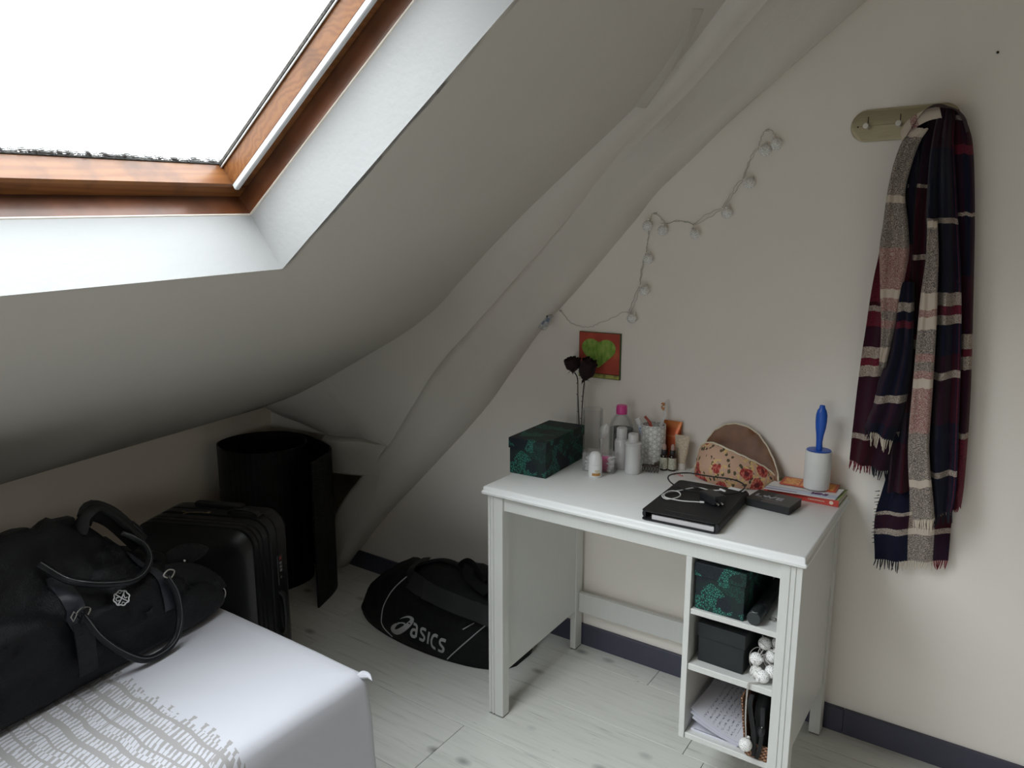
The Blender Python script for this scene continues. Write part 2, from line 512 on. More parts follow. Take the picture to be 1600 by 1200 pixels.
# ---- baseboard, two boards
bb = struct('baseboard_back')
def board(x0, x1, slant=0):
    r = [[(x0, 0, 0), (x0, -.012, 0), (x0 + slant, -.012, .075), (x0 + slant, -.010, .077), (x0 + slant, 0, .077)],
         [(x1, 0, 0), (x1, -.012, 0), (x1, -.012, .075), (x1, -.010, .077), (x1, 0, .077)]]
    return loft(r)
obj('baseboard_board', board(-1.145, .932, .062), m_skirt, bb, smooth=0)
obj('baseboard_board', board(.9335, 2.3), m_skirt, bb, smooth=0)

# ---- plastered diagonal beam in the corner
def resample(P, n):
    P = [Vector(p) for p in P]; d = [0]
    for a, b in zip(P, P[1:]): d.append(d[-1] + (b - a).length)
    out = []
    for i in range(n):
        s = d[-1] * i / (n - 1); j = 0
        while j < len(d) - 2 and d[j + 1] < s: j += 1
        out.append(P[j].lerp(P[j + 1], (s - d[j]) / max(d[j + 1] - d[j], 1e-9)))
    return out
def by_height(P, zs):
    out = []
    for z in zs:
        for a, b in zip(P, P[1:]):
            if a[2] <= z <= b[2]:
                out.append(Vector(a).lerp(Vector(b), (z - a[2]) / max(b[2] - a[2], 1e-9))); break
        else: out.append(Vector(P[0] if z < P[0][2] else P[-1]))
    return out
LW = [(-1.143, 0, 0), (-1.089, 0, .067), (-.922, 0, .261), (-.627, 0, .556), (-.378, 0, .811), (-.253, 0, .969), (-.118, 0, 1.14), (.007, 0, 1.266), (.123, 0, 1.393), (.231, 0, 1.511), (.285, 0, 1.577), (.389, 0, 1.663), (.498, 0, 1.761), (.664, 0, 1.894), (.834, 0, 2.023), (1.1, 0, 2.23), (1.25, 0, 2.35)]
LR = [(-1.15, -0.07, 0), (-1.111, -0.09, 0.036), (-0.992, -0.09, 0.191), (-0.812, -0.09, 0.421), (-0.593, -0.09, 0.655), (-0.374, -0.09, 0.877), (-0.208, -0.09, 1.042), (-0.083, -0.09, 1.162), (0.055, -0.09, 1.323), (0.226, -0.09, 1.535), (0.354, -0.09, 1.641), (0.468, -0.09, 1.717), (0.585, -0.09, 1.801), (0.744, -0.09, 1.921), (0.865, -0.09, 2.022), (1.118, -0.09, 2.236), (1.238, -0.09, 2.346)]
LM = [(-1.205, -.085, 0), (-1.06, -.105, .30), (-.87, -.11, .51), (-.712, -.11, .634), (-.494, -.11, .889), (-.328, -.11, 1.058), (-.191, -.11, 1.211), (-.052, -.11, 1.362), (.12, -.11, 1.557), (.275, -.11, 1.687), (.37, -.11, 1.758), (.476, -.115, 1.848), (.627, -.182, 1.953), (.742, -.244, 2.031), (1.12, -.40, 2.35)]
LC = [(-1.25, -.08, 0), (-1.111, -.1, .281), (-.936, -.1, .481), (-.753, -.118, .656), (-.613, -.12, .841), (-.483, -.12, 1.0), (-.363, -.12, 1.113), (-.224, -.125, 1.242), (-.043, -.125, 1.413), (.073, -.125, 1.529), (.212, -.149, 1.661), (.35, -.198, 1.757), (.455, -.22, 1.831), (.601, -.30, 1.93), (.717, -.367, 2.007), (1.13, -.52, 2.35)]
L2 = [(-1.0, -.17, .83), (-.80, -.155, .945), (-.62, -.14, 1.085), (-.469, -.140, 1.211), (-.313, -.195, 1.318), (-.209, -.215, 1.393), (-.07, -.245, 1.49), (.034, -.252, 1.566), (.205, -.258, 1.689), (.343, -.268, 1.788), (.444, -.284, 1.86), (.579, -.36, 1.945), (.70, -.44, 2.025), (1.12, -.60, 2.35)]
NS = 60
def sm(P, n=NS):
    P = resample(smooth_path(P, 4), n)
    for _ in range(2): P = [P[0]] + [(P[i - 1] + P[i] * 2 + P[i + 1]) / 4 for i in range(1, n - 1)] + [P[-1]]
    return P
zs = [2.34 * (i / (NS - 1)) for i in range(NS)]
def byz(P): return by_height([tuple(q) for q in resample(smooth_path(P, 4), 200)], zs)
rW, rR, rM, rC = (byz(P) for P in (LW, LR, LM, LC))
tr1 = struct('trim_1', 'rough white plastered diagonal beam in the corner')
rows = []
for i in range(NS):
    A, Bp, Cp, Dp = rW[i], rR[i], rM[i], rC[i]
    pts = [A + Vector((0, .03, -.0)), A, A.lerp(Bp, .45) + Vector((.004, -.008, -.004)), Bp, Bp.lerp(Cp, .35) + Vector((0, -.012, 0)), Cp, Cp.lerp(Dp, .5) + Vector((0, -.006, .002)), Dp, Dp + Vector((-.03, .10, .03)), Dp + Vector((-.02, .30, .03))]
    row = []
    for k, q in enumerate(pts):
        a = .004 if 2 < k < 8 else .0
        row.append(q + Vector((0, 1, 0)) * a * fbm(q + Vector((0, 0, 3)), 9) )
    rows.append(row)
obj('beam', loft(rows, False, False), m_beam, tr1, smooth=80)
# plaster fairing between the beam and the slope
i0 = next(i for i, z in enumerate(zs) if z > .655)
up = rC[i0 - 1:]
f2 = [q - N1 * .012 * min(1, max(0, (q.z - 1.3) * 4)) for q in sm(L2, len(up))]
rows = []
for a, b in zip(up, f2):
    rows.append([a + Vector((.01, .02, -.005)), a, a.lerp(b, .3) + N1 * -.008, a.lerp(b, .65) + N1 * -.004, b, b + N1 * .09])
rows = [[q + Vector((0, .004 * fbm(q, 8), 0)) for q in r] for r in rows]
obj('plaster_fillet', loft(rows, False, False), m_beam, tr1, smooth=80)
# infill down to the wall plate, and the short horizontal beam under it
c0 = rC[i0 - 1]
e1 = [Vector((-1.66, -.05, .69)), Vector((-1.45, -.1, .665)), Vector((-1.312, -.1, .652)), Vector((-1.131, -.112, .628)), Vector((-.90, -.117, .645)), c0 + Vector((.01, .0, -.005))]
e2 = [Vector((-1.66, -.19, .70)), Vector((-1.45, -.2, .735)), Vector((-1.30, -.2, .785)), Vector((-1.17, -.19, .815)), Vector((-1.05, -.18, .835)), Vector((-.99, -.168, .83))]
rowsA = []
a1, a2 = sm(e1, 24), sm(e2, 24)
for a, b in zip(a1, a2):
    rowsA.append([a + Vector((0, .06, -.0)), a, a.lerp(b, .33) + Vector((0, .004, .012)), a.lerp(b, .66) + Vector((0, 0, .012)), b, b + Vector((-.03, 0, .11))])
obj('plaster_fillet', loft(rowsA, False, False), m_beam, tr1, smooth=80)
# between e2's end, C2's foot and the beam
g1 = [c0.lerp(Vector(f2[0]), t) for t in [0, .25, .5, .75, 1]]
g0 = [Vector((-.90, -.117, .645)).lerp(Vector((-1.05, -.18, .835)), t) for t in [0, .25, .5, .75, 1]]
obj('plaster_fillet', loft([g0, [a.lerp(b, .5) + Vector((0, -.003, 0)) for a, b in zip(g0, g1)], g1], False, False), m_beam, tr1, smooth=80)

tr2 = struct('trim_2', 'short plastered horizontal beam behind the rolled mat')
def purlin():
    r = []
    for x, zb, zt, yf in ((-1.2, .455, .600, -.085), (-1.131, .46, .606, -.108), (-1.03, .470, .625, -.112), (-.93, .482, .640, -.113), (-.84, .49, .642, -.114), (-.78, .50, .645, -.095), (-.73, .52, .64, -.05)):
        r.append([(x, .28, zb), (x, yf + .01, zb - .004), (x, yf, zb + .006), (x, yf - .002, zt - .012), (x, yf + .012, zt), (x, .0, zt + .03), (x, .28, zt + .03)])
    return loft(r)
obj('beam', purlin(), m_beam, tr2, smooth=40)
obj('beam', bx(-1.7, -1.2, -.035, .28, .47, .655, .006), m_beam, tr2, smooth=40)

# lip where the plaster stands off the slope, high up by the beam
lp = smooth_path([(.330, -.272, 1.779), (.352, -.287, 1.792), (.399, -.315, 1.824), (.468, -.364, 1.87), (.524, -.429, 1.905), (.564, -.486, 1.929)], 5)
rr = []
for i, q in enumerate(lp):
    t = i / (len(lp) - 1); a = .030 * min(1, t * 5) * (1 - t) ** .5
    rr.append([q + N1 * .02, q - N1 * a, q - N1 * a + D1 * .008, q + D1 * .05 + S1 * .010 - N1 * .002, q + D1 * .06 + N1 * .02])
tr3 = struct('trim_3', 'raised plaster edge beside the diagonal beam')
obj('plaster_edge', loft(rr, False, False), m_slope, tr3, smooth=25)

# ---- skylight window
def wood_mat():
    M = Mat('varnished_pine'); c = M.coord((1, 1, 1))
    wv = M.n.new('ShaderNodeTexWave'); wv.wave_type = 'RINGS'; wv.rings_direction = 'X'
    mp_ = M.coord((.5, 7, 7), (0, 0.25, .3)); M.l.new(mp_, wv.inputs['Vector'])
    wv.inputs['Scale'].default_value = 3.2; wv.inputs['Distortion'].default_value = 11; wv.inputs['Detail'].default_value = 3; wv.inputs['Detail Scale'].default_value = 1.2
    col = M.ramp(wv.outputs['Fac'], [(.1, (.235, .092, .026)), (.55, (.215, .080, .021)), (.9, (.185, .065, .017))])
    st = M.noise(M.coord((2, 2, 2)), 7, 4)
    M.set('Base Color', M.mix(M.ramp(st, [(.52, (0, 0, 0)), (.75, (.75, .75, .75))]), col, (.07, .025, .01)))
    M.set('Roughness', .38); M.set('Coat Weight', .2); return M.m
m_pine = wood_mat()
m_pine2 = mat('dark_varnished_pine', (.135, .046, .017), .4, .45, 9, coat=.2)
m_alu = mat('grey_aluminium', (.62, .64, .66), .35, .03)
m_gask = mat('mouldy_gasket', (.05, .045, .04), .8, .9, 160)
m_bead = mat('cream_sealant', (.66, .60, .52), .6, .1)
wd = struct('window_1', 'pine-framed skylight in the sloping ceiling, glass wet along the lower edge')
SM = frame(P0, D1, S1, N1)      # local x=u, y=v, z=t
def skybox(name, u0, u1, v0, v1, t0, t1, m, par=wd, c=.002, label=None):
    o = obj(name, bx(u0, u1, v0, v1, t0, t1, c), m, par, label=label); o.matrix_local = SM; return o
k = .022
skybox('lining_board', U0, U1, V0 - k, V0, .150, .235, m_pine2)
skybox('lining_board', U1, U1 + k, V0 - k, V1 + k, .150, .235, m_pine2)
skybox('lining_board', U0, U1, V1, V1 + k, .150, .235, m_pine2)
skybox('lining_board', U0 - k, U0, V0 - k, V1 + k, .150, .235, m_pine2)
skybox('sealant_bead', U0, U1, V0 - .004, V0 + .0015, .146, .1525, m_bead)
skybox('sealant_bead', U1 - .0015, U1 + .004, V0, V1, .146, .1525, m_bead)
# sash: lower edge of the timber stands a little off the lining
SW = .038
su0, su1, sv0, sv1 = U0 + .004, U1 - .004, V0 + .004, V1 - .004
def splay(a, b, axis, sgn, name):
    # timber bar with a bevelled inner face towards the glass
    prof_ = [(0, .196), (SW - .006, .196), (SW, .2), (SW + .004, .248), (SW + .004, .2515), (0, .2515)]
    r = []
    for q in (a, b):
        ring = []
        for d, t in prof_:
            if axis == 'v': ring.append((q, (sv0 + d) if sgn > 0 else (sv1 - d), t))
            else: ring.append(((su1 - d) if sgn < 0 else (su0 + d), q, t))
        r.append(ring)
    o = obj(name, loft(r), m_pine, wd, smooth=20); o.matrix_local = SM
splay(su0, su1, 'v', 1, 'sash_rail'); splay(su0, su1, 'v', -1, 'sash_rail')
splay(sv0 + SW, sv1 - SW, 'u', -1, 'sash_stile'); splay(sv0 + SW, sv1 - SW, 'u', 1, 'sash_stile')
gx0, gx1, gy0, gy1 = su0 + SW, su1 - SW, sv0 + SW, sv1 - SW
skybox('blind_guide', gx1 - .0, gx1 + .012, gy0 - .004, gy1, .186, .2, m_alu)
skybox('blind_guide', gx0 - .012, gx0, gy0 - .004, gy1, .186, .2, m_alu)
skybox('gasket', gx0, gx1, gy0 + .0035, gy0 + .0065, .2475, .252, m_gask, c=.001)
skybox('gasket', gx1 - .010, gx1 - .004, gy0, gy1, .244, .252, m_gask, c=.001)
skybox('glazing_bead', gx1 - .0085, gx1 - .0055, gy0, gy1, .2405, .2445, m_white, c=.001)
skybox('gasket', gx0 + .004, gx0 + .013, gy0, gy1, .242, .252, m_gask, c=.001)
def pane_mat():
    M = Mat('wet_glass'); M.n.remove(M.b)
    tr = M.n.new('ShaderNodeBsdfTransparent'); tr.inputs[0].default_value = (.97, .985, .98, 1)
    gl = M.n.new('ShaderNodeBsdfGlossy'); gl.inputs['Roughness'].default_value = .02
    lw = M.n.new('ShaderNodeLayerWeight'); lw.inputs[0].default_value = .2
    mx = M.n.new('ShaderNodeMixShader'); M.l.new(M.math('MULTIPLY', lw.outputs['Fresnel'], .6), mx.inputs[0])
    M.l.new(tr.outputs[0], mx.inputs[1]); M.l.new(gl.outputs[0], mx.inputs[2])
    # grime and run-off along the lower edge
    xyz = M.sep(M.tc.outputs['Object'])
    edge = M.math('SUBTRACT', gy0 + .052, xyz[1]); edge = M.math('DIVIDE', edge, .05)
    sp = M.noise(M.coord((60, 260, 1)), 1.4, 4, .7)
    g = M.math('GREATER_THAN', M.math('MULTIPLY', edge, sp), .42)
    dk = M.n.new('ShaderNodeBsdfDiffuse'); dk.inputs[0].default_value = (.25, .24, .22, 1)
    tt = M.n.new('ShaderNodeBsdfTransparent'); tt.inputs[0].default_value = (.10, .10, .10, 1)
    m2 = M.n.new('ShaderNodeMixShader'); M.l.new(g, m2.inputs[0]); M.l.new(mx.outputs[0], m2.inputs[1])
    m3 = M.n.new('ShaderNodeMixShader'); m3.inputs[0].default_value = .5; M.l.new(dk.outputs[0], m3.inputs[1]); M.l.new(tt.outputs[0], m3.inputs[2])
    M.l.new(m3.outputs[0], m2.inputs[2]); M.l.new(m2.outputs[0], M.out.inputs[0]); return M.m
skybox('pane', gx0 + .003, gx1 - .003, gy0 + .003, gy1 - .003, .252, .256, pane_mat(), c=.0005)

# ---- unseen fill window, added in the rear gable to brighten the desk wall
w2 = struct('fill_window', 'added fill window in the gable behind the viewer')
m_fill_frame = mat('white_fill_frame', (.78, .78, .77), .4)
for a in ((GX0, GX0 + .05, GZ0, GZ1), (GX1 - .05, GX1, GZ0, GZ1), (GX0 + .05, GX1 - .05, GZ0, GZ0 + .05), (GX0 + .05, GX1 - .05, GZ1 - .05, GZ1), ((GX0 + GX1) / 2 - .03, (GX0 + GX1) / 2 + .03, GZ0 + .05, GZ1 - .05)):
    obj('frame_bar', bx(a[0], a[1], -3.93, -3.88, a[2], a[3], .003), m_fill_frame, w2)
obj('pane', bx(GX0 + .045, (GX0 + GX1) / 2 - .025, -3.907, -3.903, GZ0 + .045, GZ1 - .045, .0005), glass_mat('window_glass', (.985, .99, .985), .0), w2)
obj('pane', bx((GX0 + GX1) / 2 + .025, GX1 - .045, -3.907, -3.903, GZ0 + .045, GZ1 - .045, .0005), glass_mat('window_glass', (.985, .99, .985), .0), w2)

# ================================================================== BED
def sheet_mat():
    M = Mat('printed_bedspread'); xyz = M.sep(M.tc.outputs['Object'])
    wob = M.noise(M.coord((1, 1, 1)), 5, 2); wob2 = M.noise(M.coord((1, 1, 1), loc=(7, 3, 0)), 9, 2)
    x = M.math('ADD', xyz[0], M.math('MULTIPLY', M.math('SUBTRACT', wob, .5), .06))
    y = M.math('ADD', xyz[1], M.math('MULTIPLY', M.math('SUBTRACT', wob2, .5), .035))
    # long lines across the bed, short strokes between them
    yl = M.math('MULTIPLY', y, 31.0); fy = M.math('ABSOLUTE', M.math('SUBTRACT', M.math('FRACT', yl), .5))
    row = M.math('FLOOR', yl)
    wy = M.n.new('ShaderNodeTexWhiteNoise'); wy.noise_dimensions = '1D'; M.l.new(row, wy.inputs['W'])
    lines = M.math('LESS_THAN', fy, M.math('MULTIPLY_ADD', wy.outputs['Value'], .15, .06))
    xl = M.math('ADD', M.math('MULTIPLY', x, 80.0), M.math('MULTIPLY_ADD', wy.outputs['Value'], 9.0, M.math('MULTIPLY', y, 30.0)))
    fx = M.math('ABSOLUTE', M.math('SUBTRACT', M.math('FRACT', xl), .5))
    wx = M.n.new('ShaderNodeTexWhiteNoise'); wx.noise_dimensions = '2D'; M.l.new(M.comb(M.math('FLOOR', xl), row, 0), wx.inputs['Vector'])
    strokes = M.math('LESS_THAN', fx, M.math('MULTIPLY_ADD', wx.outputs['Value'], .24, .09))
    bold = M.math('LESS_THAN', M.math('ABSOLUTE', M.math('SUBTRACT', M.math('FRACT', M.math('MULTIPLY', M.math('ADD', x, M.math('MULTIPLY', y, .35)), 11.0)), .5)), .035)
    ink = M.math('MAXIMUM', lines, M.math('MAXIMUM', strokes, M.math('MULTIPLY', bold, M.math('GREATER_THAN', wob2, .5))))
    lim = M.math('MULTIPLY_ADD', wx.outputs['Value'], .030, -1.462)
    inside = M.math('LESS_THAN', xyz[1], lim)
    ink = M.math('MULTIPLY', ink, inside)
    col = M.mix(ink, (.49, .49, .53), (.30, .287, .282))
    M.set('Base Color', col); M.set('Roughness', .85); M.set('Specular IOR Level', .15)
    M.set('Sheen Weight', .15)
    M.bump(M.noise(M.coord(), 600, 2), .15, .0006); return M.m
bed = thing('bed', 'low bed under the skylight with a white bedspread', 'bed', (-.6, -2.1, 0))
BX0, BX1, BY0, BY1, BZ = -1.33, .136, -3.1, -1.118, .50
def bed_outline(inset, z, ripple=0.0):
    pts = []; w_, h_ = BX1 - BX0 - 2 * inset, BY1 - BY0 - 2 * inset
    r = max(.022 - inset * .3, .008); N = 40
    base = rrect(w_, h_, r, 6)
    # densify
    out = []
    for i in range(len(base)):
        a, b = Vector(base[i]), Vector(base[(i + 1) % len(base)]); L = (b - a).length
        m = max(1, int(L / .05)) if inset == 0 else None
        out.append((a, b))
    dens = [1] * len(out)
    full = rrect(BX1 - BX0, BY1 - BY0, .022, 6)
    for i in range(len(full)):
        dens[i] = max(1, int((Vector(full[(i + 1) % len(full)]) - Vector(full[i])).length / .045))
    for (a, b), m in zip(out, dens):
        for s in range(m): pts.append(a.lerp(b, s / m))
    cx, cy = (BX0 + BX1) / 2, (BY0 + BY1) / 2; res = []
    for i, q in enumerate(pts):
        x, y = q.x + cx, q.y + cy
        if ripple:
            g = ripple * (sin(i * .55) * .6 + fbm((i * .23, z * 2, 0), 1.0)) ; nn = Vector((x - cx, y - cy)).normalized()
            sx_ = 1 if abs(x - BX1) < .05 or abs(x - BX0) < .05 else .3
            x += nn.x * g * sx_ ; y += nn.y * g
        res.append(Vector((x, y, z)))
    return res
rings = []
for z, ins, rp in ((.10, -.010, .010), (.20, -.008, .009), (.30, -.005, .007), (.38, -.002, .005), (.44, 0, .003), (.472, .003, .001), (.488, .010, 0), (.497, .024, 0), (.501, .050, 0), (.503, .10, 0), (.503, .2, 0), (.503, .32, 0), (.503, .46, 0), (.503, .6, 0), (.503, .74, 0)):
    rings.append(bed_outline(ins, z, rp))
bv, bf = loft(rings)
bv2 = []
for p in bv:
    q = p.copy()
    if q.z > .45:
        q.z += .0035 * fbm((q.x * 1.5, q.y * 4, 1), 3) + .002 * fbm((q.x, q.y, 4), 11)
    else:
        q.x += .004 * fbm((q.x, q.y, q.z), 9)
    bv2.append(q - Vector((-.6, -2.1, 0)))
# the print must be addressed in room coordinates: keep the mesh at the origin of the room
o = obj('bedspread', ([p + Vector((-.6, -2.1, 0)) for p in bv2], bf), sheet_mat(), bed, smooth=60)
o.location = (.6, 2.1, 0)
def tip_ring(c, r, sq): return [Vector(c) + Vector((0, r * cos(a), r * sq * sin(a))) for a in [2 * pi * k_ / 8 for k_ in range(8)]]
tip = loft([tip_ring((.118, -1.132, .486), .014, .6), tip_ring((.132, -1.128, .488), .009, .7), tip_ring((.141, -1.128, .489), .005, .9), tip_ring((.150, -1.131, .487), .0022, 1), tip_ring((.1535, -1.132, .485), .0007, 1)])
obj('bedspread_corner', ([p - Vector((-.6, -2.1, 0)) for p in tip[0]], tip[1]), mat('bedspread_white', (.49, .49, .53), .85), bed)
obj('mattress', bx(-.80, .66, -.95, .93, .05, .44, .03), mat('mattress_ticking', (.6, .6, .6), .9), bed)
#PART2
# ================================================================== DESK
dk = thing('desk', 'white wooden desk with open shelves at its right end', 'desk', (.45, -.27, 0))
def dp(name, vf, m=m_desk, smooth=25, label=None):
    return obj(name, ([p - Vector((.45, -.27, 0)) for p in vf[0]], vf[1]), m, dk, smooth=smooth, label=label)
DX0, DX1, DY0, DY1 = 0.0, .90, -.5315, -.0095
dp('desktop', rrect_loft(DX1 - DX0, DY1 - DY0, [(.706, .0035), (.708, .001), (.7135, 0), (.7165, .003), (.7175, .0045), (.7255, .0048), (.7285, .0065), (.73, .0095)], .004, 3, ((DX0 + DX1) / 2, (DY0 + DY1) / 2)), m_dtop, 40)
def fluted_leg(x0, x1, yf, yb, z1, grooves):
    # plan outline with vertical grooves cut in the front face
    o = [(x0, yb), (x0, yf + .001), (x0 + .001, yf)]
    for g in grooves: o += [(g - .0022, yf), (g - .0012, yf + .0028), (g + .0012, yf + .0028), (g + .0022, yf)]
    o += [(x1 - .001, yf), (x1, yf + .001), (x1, yb)]
    return prism(o, 0.004, z1)
def foot(x0, x1, yf, yb): return bx(x0 + .001, x1 - .001, yf + .001, yb - .001, 0, .004, .0005)
m_foot = mat('grey_foot_pad', (.12, .12, .11), .8)
FY, BYk = -.519, -.018
lg = dp('leg', fluted_leg(.016, .068, FY, -.487, .706, [.026, .037]))
o = obj('foot_pad', ([p - Vector((.45, -.27, 0)) for p in foot(.016, .068, FY, -.487)[0]], foot(.016, .068, FY, -.487)[1]), m_foot, lg)
lg = dp('leg', fluted_leg(.842, .890, FY, -.487, .706, [.865, .877]))
o = obj('foot_pad', ([p - Vector((.45, -.27, 0)) for p in foot(.842, .89, FY, -.487)[0]], foot(.842, .89, FY, -.487)[1]), m_foot, lg)
for a, b in ((.040, .062), (.850, .880)):
    lg = dp('leg', bx(a, b, -.062, BYk, .004, .706, .001))
    q = foot(a, b, -.062, BYk)
    obj('foot_pad', ([p - Vector((.45, -.27, 0)) for p in q[0]], q[1]), m_foot, lg)
def panel(x0, x1, zf, zb):
    y0, y1 = -.488, -.019
    return loft([[(x0, y0, zf), (x0, y1, zb), (x0, y1, .706), (x0, y0, .706)], [(x1, y0, zf), (x1, y1, zb), (x1, y1, .706), (x1, y0, .706)]])
dp('side_panel', panel(.044, .058, .140, .150))
dp('side_panel', panel(.862, .876, .19, .16))
dp('apron', bx(.0685, .8415, -.512, -.494, .662, .706, .001))
dp('back_rail', bx(.0625, .617, -.044, -.028, .142, .214, .001))
dp('divider', bx(.617, .632, -.512, -.03, .166, .6615, .001))
dp('shelf', bx(.6325, .8615, -.508, -.035, .511, .525, .001))
dp('shelf', bx(.6325, .8615, -.508, -.035, .359, .376, .001))
dp('shelf', bx(.6325, .8615, -.508, -.035, .166, .181, .001))
dp('back_panel', bx(.632, .862, -.03, -.024, .166, .706, .0005), mat('grey_back_panel', (.5, .5, .48), .6))

# ================================================================== THINGS ON THE DESK
TZ = .7302
def patterned_card():
    M = Mat('coral_print_card'); c = M.coord()
    big = M.noise(M.coord((1, 1, 1), loc=(.0, .3, .1)), 19, 2, .5); big2 = M.noise(M.coord((1, 1, 1), loc=(3.2, 1, 2)), 13, 2, .5)
    leaf = M.voro(M.coord((1, 1, .7)), 240, 'DISTANCE_TO_EDGE'); l1 = M.math('GREATER_THAN', leaf, .16)
    f2 = M.voro(M.coord((1.1, 1.1, 1)), 300, 'DISTANCE_TO_EDGE'); l2 = M.math('GREATER_THAN', f2, .20)
    base = M.mix(M.math('MULTIPLY', l2, .45), (.010, .019, .019), (.022, .038, .040))
    navy = M.mix(l2, (.009, .013, .018), (.018, .027, .038))
    dim = M.mix(l2, (.010, .022, .019), (.016, .085, .065))
    bright = M.mix(l1, (.010, .026, .024), (.036, .215, .165))
    col = M.mix(M.math('GREATER_THAN', big2, .54), base, dim)
    col = M.mix(M.math('LESS_THAN', big2, .42), col, navy)
    col = M.mix(M.math('GREATER_THAN', big, .545), col, bright)
    M.set('Base Color', col); M.set('Roughness', .6); M.set('Specular IOR Level', .3); return M.m
m_coral = patterned_card()
def lidded_box(name, label, loc, rz, wx, dy, h, lid, m, mat_lid=None, group=None):
    t = thing(name, label, 'box', loc, rz, group)
    obj('box_body', bx(-wx / 2 + .003, wx / 2 - .003, -dy / 2 + .003, dy / 2 - .003, 0, h - .004, .0012), m, t)
    # lid with a hollow underside
    v = rrect_loft(wx, dy, [(h - lid, .0015), (h - lid, 0), (h - .0012, 0), (h, .0012)], .002, 2)
    obj('lid', v, mat_lid or m, t); return t
lidded_box('storage_box', 'dark green coral-print cardboard box on the desktop', (.052, -.2465, TZ), radians(3.2), .131, .262, .112, .032, m_coral)

# slim vase with two dried roses
vs = thing('bud_vase', 'tall slim glass vase behind the green box', 'vase', (.072, -.070, TZ))
obj('vase_glass', lathe([(.0, .0), (.0145, 0), (.0150, .003), (.0145, .24), (.0138, .24), (.0132, .004), (0, .004)], 20), glass_mat('vase_clear', (.985, .985, .985), .012), vs)
m_stem = mat('dried_stem', (.030, .018, .014), .8, .3, 60)
m_rose = mat('dried_rose_petals', (.016, .003, .0045), .9, .5, 70, .3, 300)
def rose(name, label, path, c, rx, rz_, tilt, seed):
    t = thing(name, label, 'flower', (path[0][0], path[0][1], path[0][2]))
    b = Vector(path[0]); P = smooth_path([Vector(p) - b for p in path], 5)
    obj('stem', tube(P, .0022, 6), m_stem, t)
    r = random.Random(seed); c = Vector(c) - b; R = RY(tilt)
    parts = []
    for k in range(22):
        lvl = (k + .5) / 22; a = k * 2.4 + r.random() * .6; rad = rx * (.30 + .70 * lvl); hh_ = rz_ * (1.02 - .25 * lvl) * r.uniform(.88, 1.06)
        def petal(s, q, a=a, rad=rad, hh_=hh_, lvl=lvl):
            ang = a + (s - .5) * 1.7; z = (q - .5) * 2 * hh_ - .004 * lvl
            rim = 1 - .30 * max(0, q - .72) / .28 * (1 - lvl) + .16 * max(0, q - .8) / .2 * lvl
            prof_ = rad * (.30 + .70 * min(1, q * 3.2) ** .6) * rim * (1 + .16 * noise.noise(Vector((s * 4, q * 4, seed + lvl * 9))))
            ed_ = 1 - (2 * s - 1) ** 4 * .3
            return R @ Vector((cos(ang) * prof_, sin(ang) * prof_, z * ed_ + .006 * noise.noise(Vector((s * 5, q * 4, lvl * 20 + seed)))))
        vf = grid(petal, 6, 5)
        parts.append(xf(vf, T(*c)))
    obj('bloom', join(*parts), m_rose, t, smooth=60)
    for k in range(3):
        a = k * 2.1 + seed
        vf = grid(lambda s, q: R @ Vector((cos(a) * (.004 + q * rx * .9), sin(a) * (.004 + q * rx * .9), -rz_ * .9 - .012 * q + .004 * sin(q * 3))) + R @ Vector((-sin(a), cos(a), 0)) * (s - .5) * .009 * sin(pi * min(1, q + .1)), 3, 5)
        obj('sepal', xf(vf, T(*c)), m_stem, t)
    for q in (P[len(P) // 3], P[len(P) // 2], P[int(len(P) * .62)]):
        obj('thorn', loft([[q + Vector((0, 0, .002)), q + Vector((0, .0015, -.002)), q + Vector((0, -.0015, -.002))], [q + Vector((-.0075, 0, .003)), q + Vector((-.0074, .0002, .0028)), q + Vector((-.0074, -.0002, .0028))]]), m_stem, t)
    return t
rose('dried_rose', 'dried dark red rose on the left in the slim vase', [(.0700, -.070, TZ + .006), (.067, -.072, .83), (.0625, -.075, .93), (.061, -.077, .985), (.050, -.078, 1.005)], (.042, -.078, 1.033), .027, .026, radians(-10), 3)
rose('dried_rose', 'larger dried dark red rose in front of the heart picture', [(.0765, -.070, TZ + .006), (.077, -.073, .85), (.083, -.076, .94), (.088, -.078, .985)], (.098, -.080, 1.021), .027, .041, radians(16), 5)

cv = thing('cylinder_vase', 'wide clear glass cylinder behind the cotton bud box', 'vase', (.127, -.092, TZ))
obj('vase_glass', lathe([(0, 0), (.034, 0), (.0352, .003), (.0352, .163), (.0340, .1645), (.0328, .163), (.0325, .008), (0, .007)], 32), glass_mat('thick_clear_glass', (.98, .98, .98), .015), cv)

# cotton bud box
cb = thing('cotton_bud_box', 'clear plastic box of pink cotton buds behind the white deodorant', 'box', (.213, -.196, TZ), radians(14))
bw, bd_, bh = .100, .060, .058; th = .0014
def cbp(name, a): obj(name, bx(*a, .0004), m_clear, cb)
cbp('box_floor', (-bw / 2, bw / 2, -bd_ / 2, bd_ / 2, 0, th))
cbp('box_side', (-bw / 2, bw / 2, -bd_ / 2, -bd_ / 2 + th, th, bh)); cbp('box_side', (-bw / 2, bw / 2, bd_ / 2 - th, bd_ / 2, th, bh))
cbp('box_side', (-bw / 2, -bw / 2 + th, -bd_ / 2 + th, bd_ / 2 - th, th, bh)); cbp('box_side', (bw / 2 - th, bw / 2, -bd_ / 2 + th, bd_ / 2 - th, th, bh))
m_pink = mat('pink_paper', (.75, .10, .33), .6); m_cotton = mat('cotton', (.82, .80, .80), .9, .05, 200, .4, 800)
stem_me = mesh('stick', tube([(-.032, 0, 0), (.032, 0, 0)], .0016, 6), m_pink)
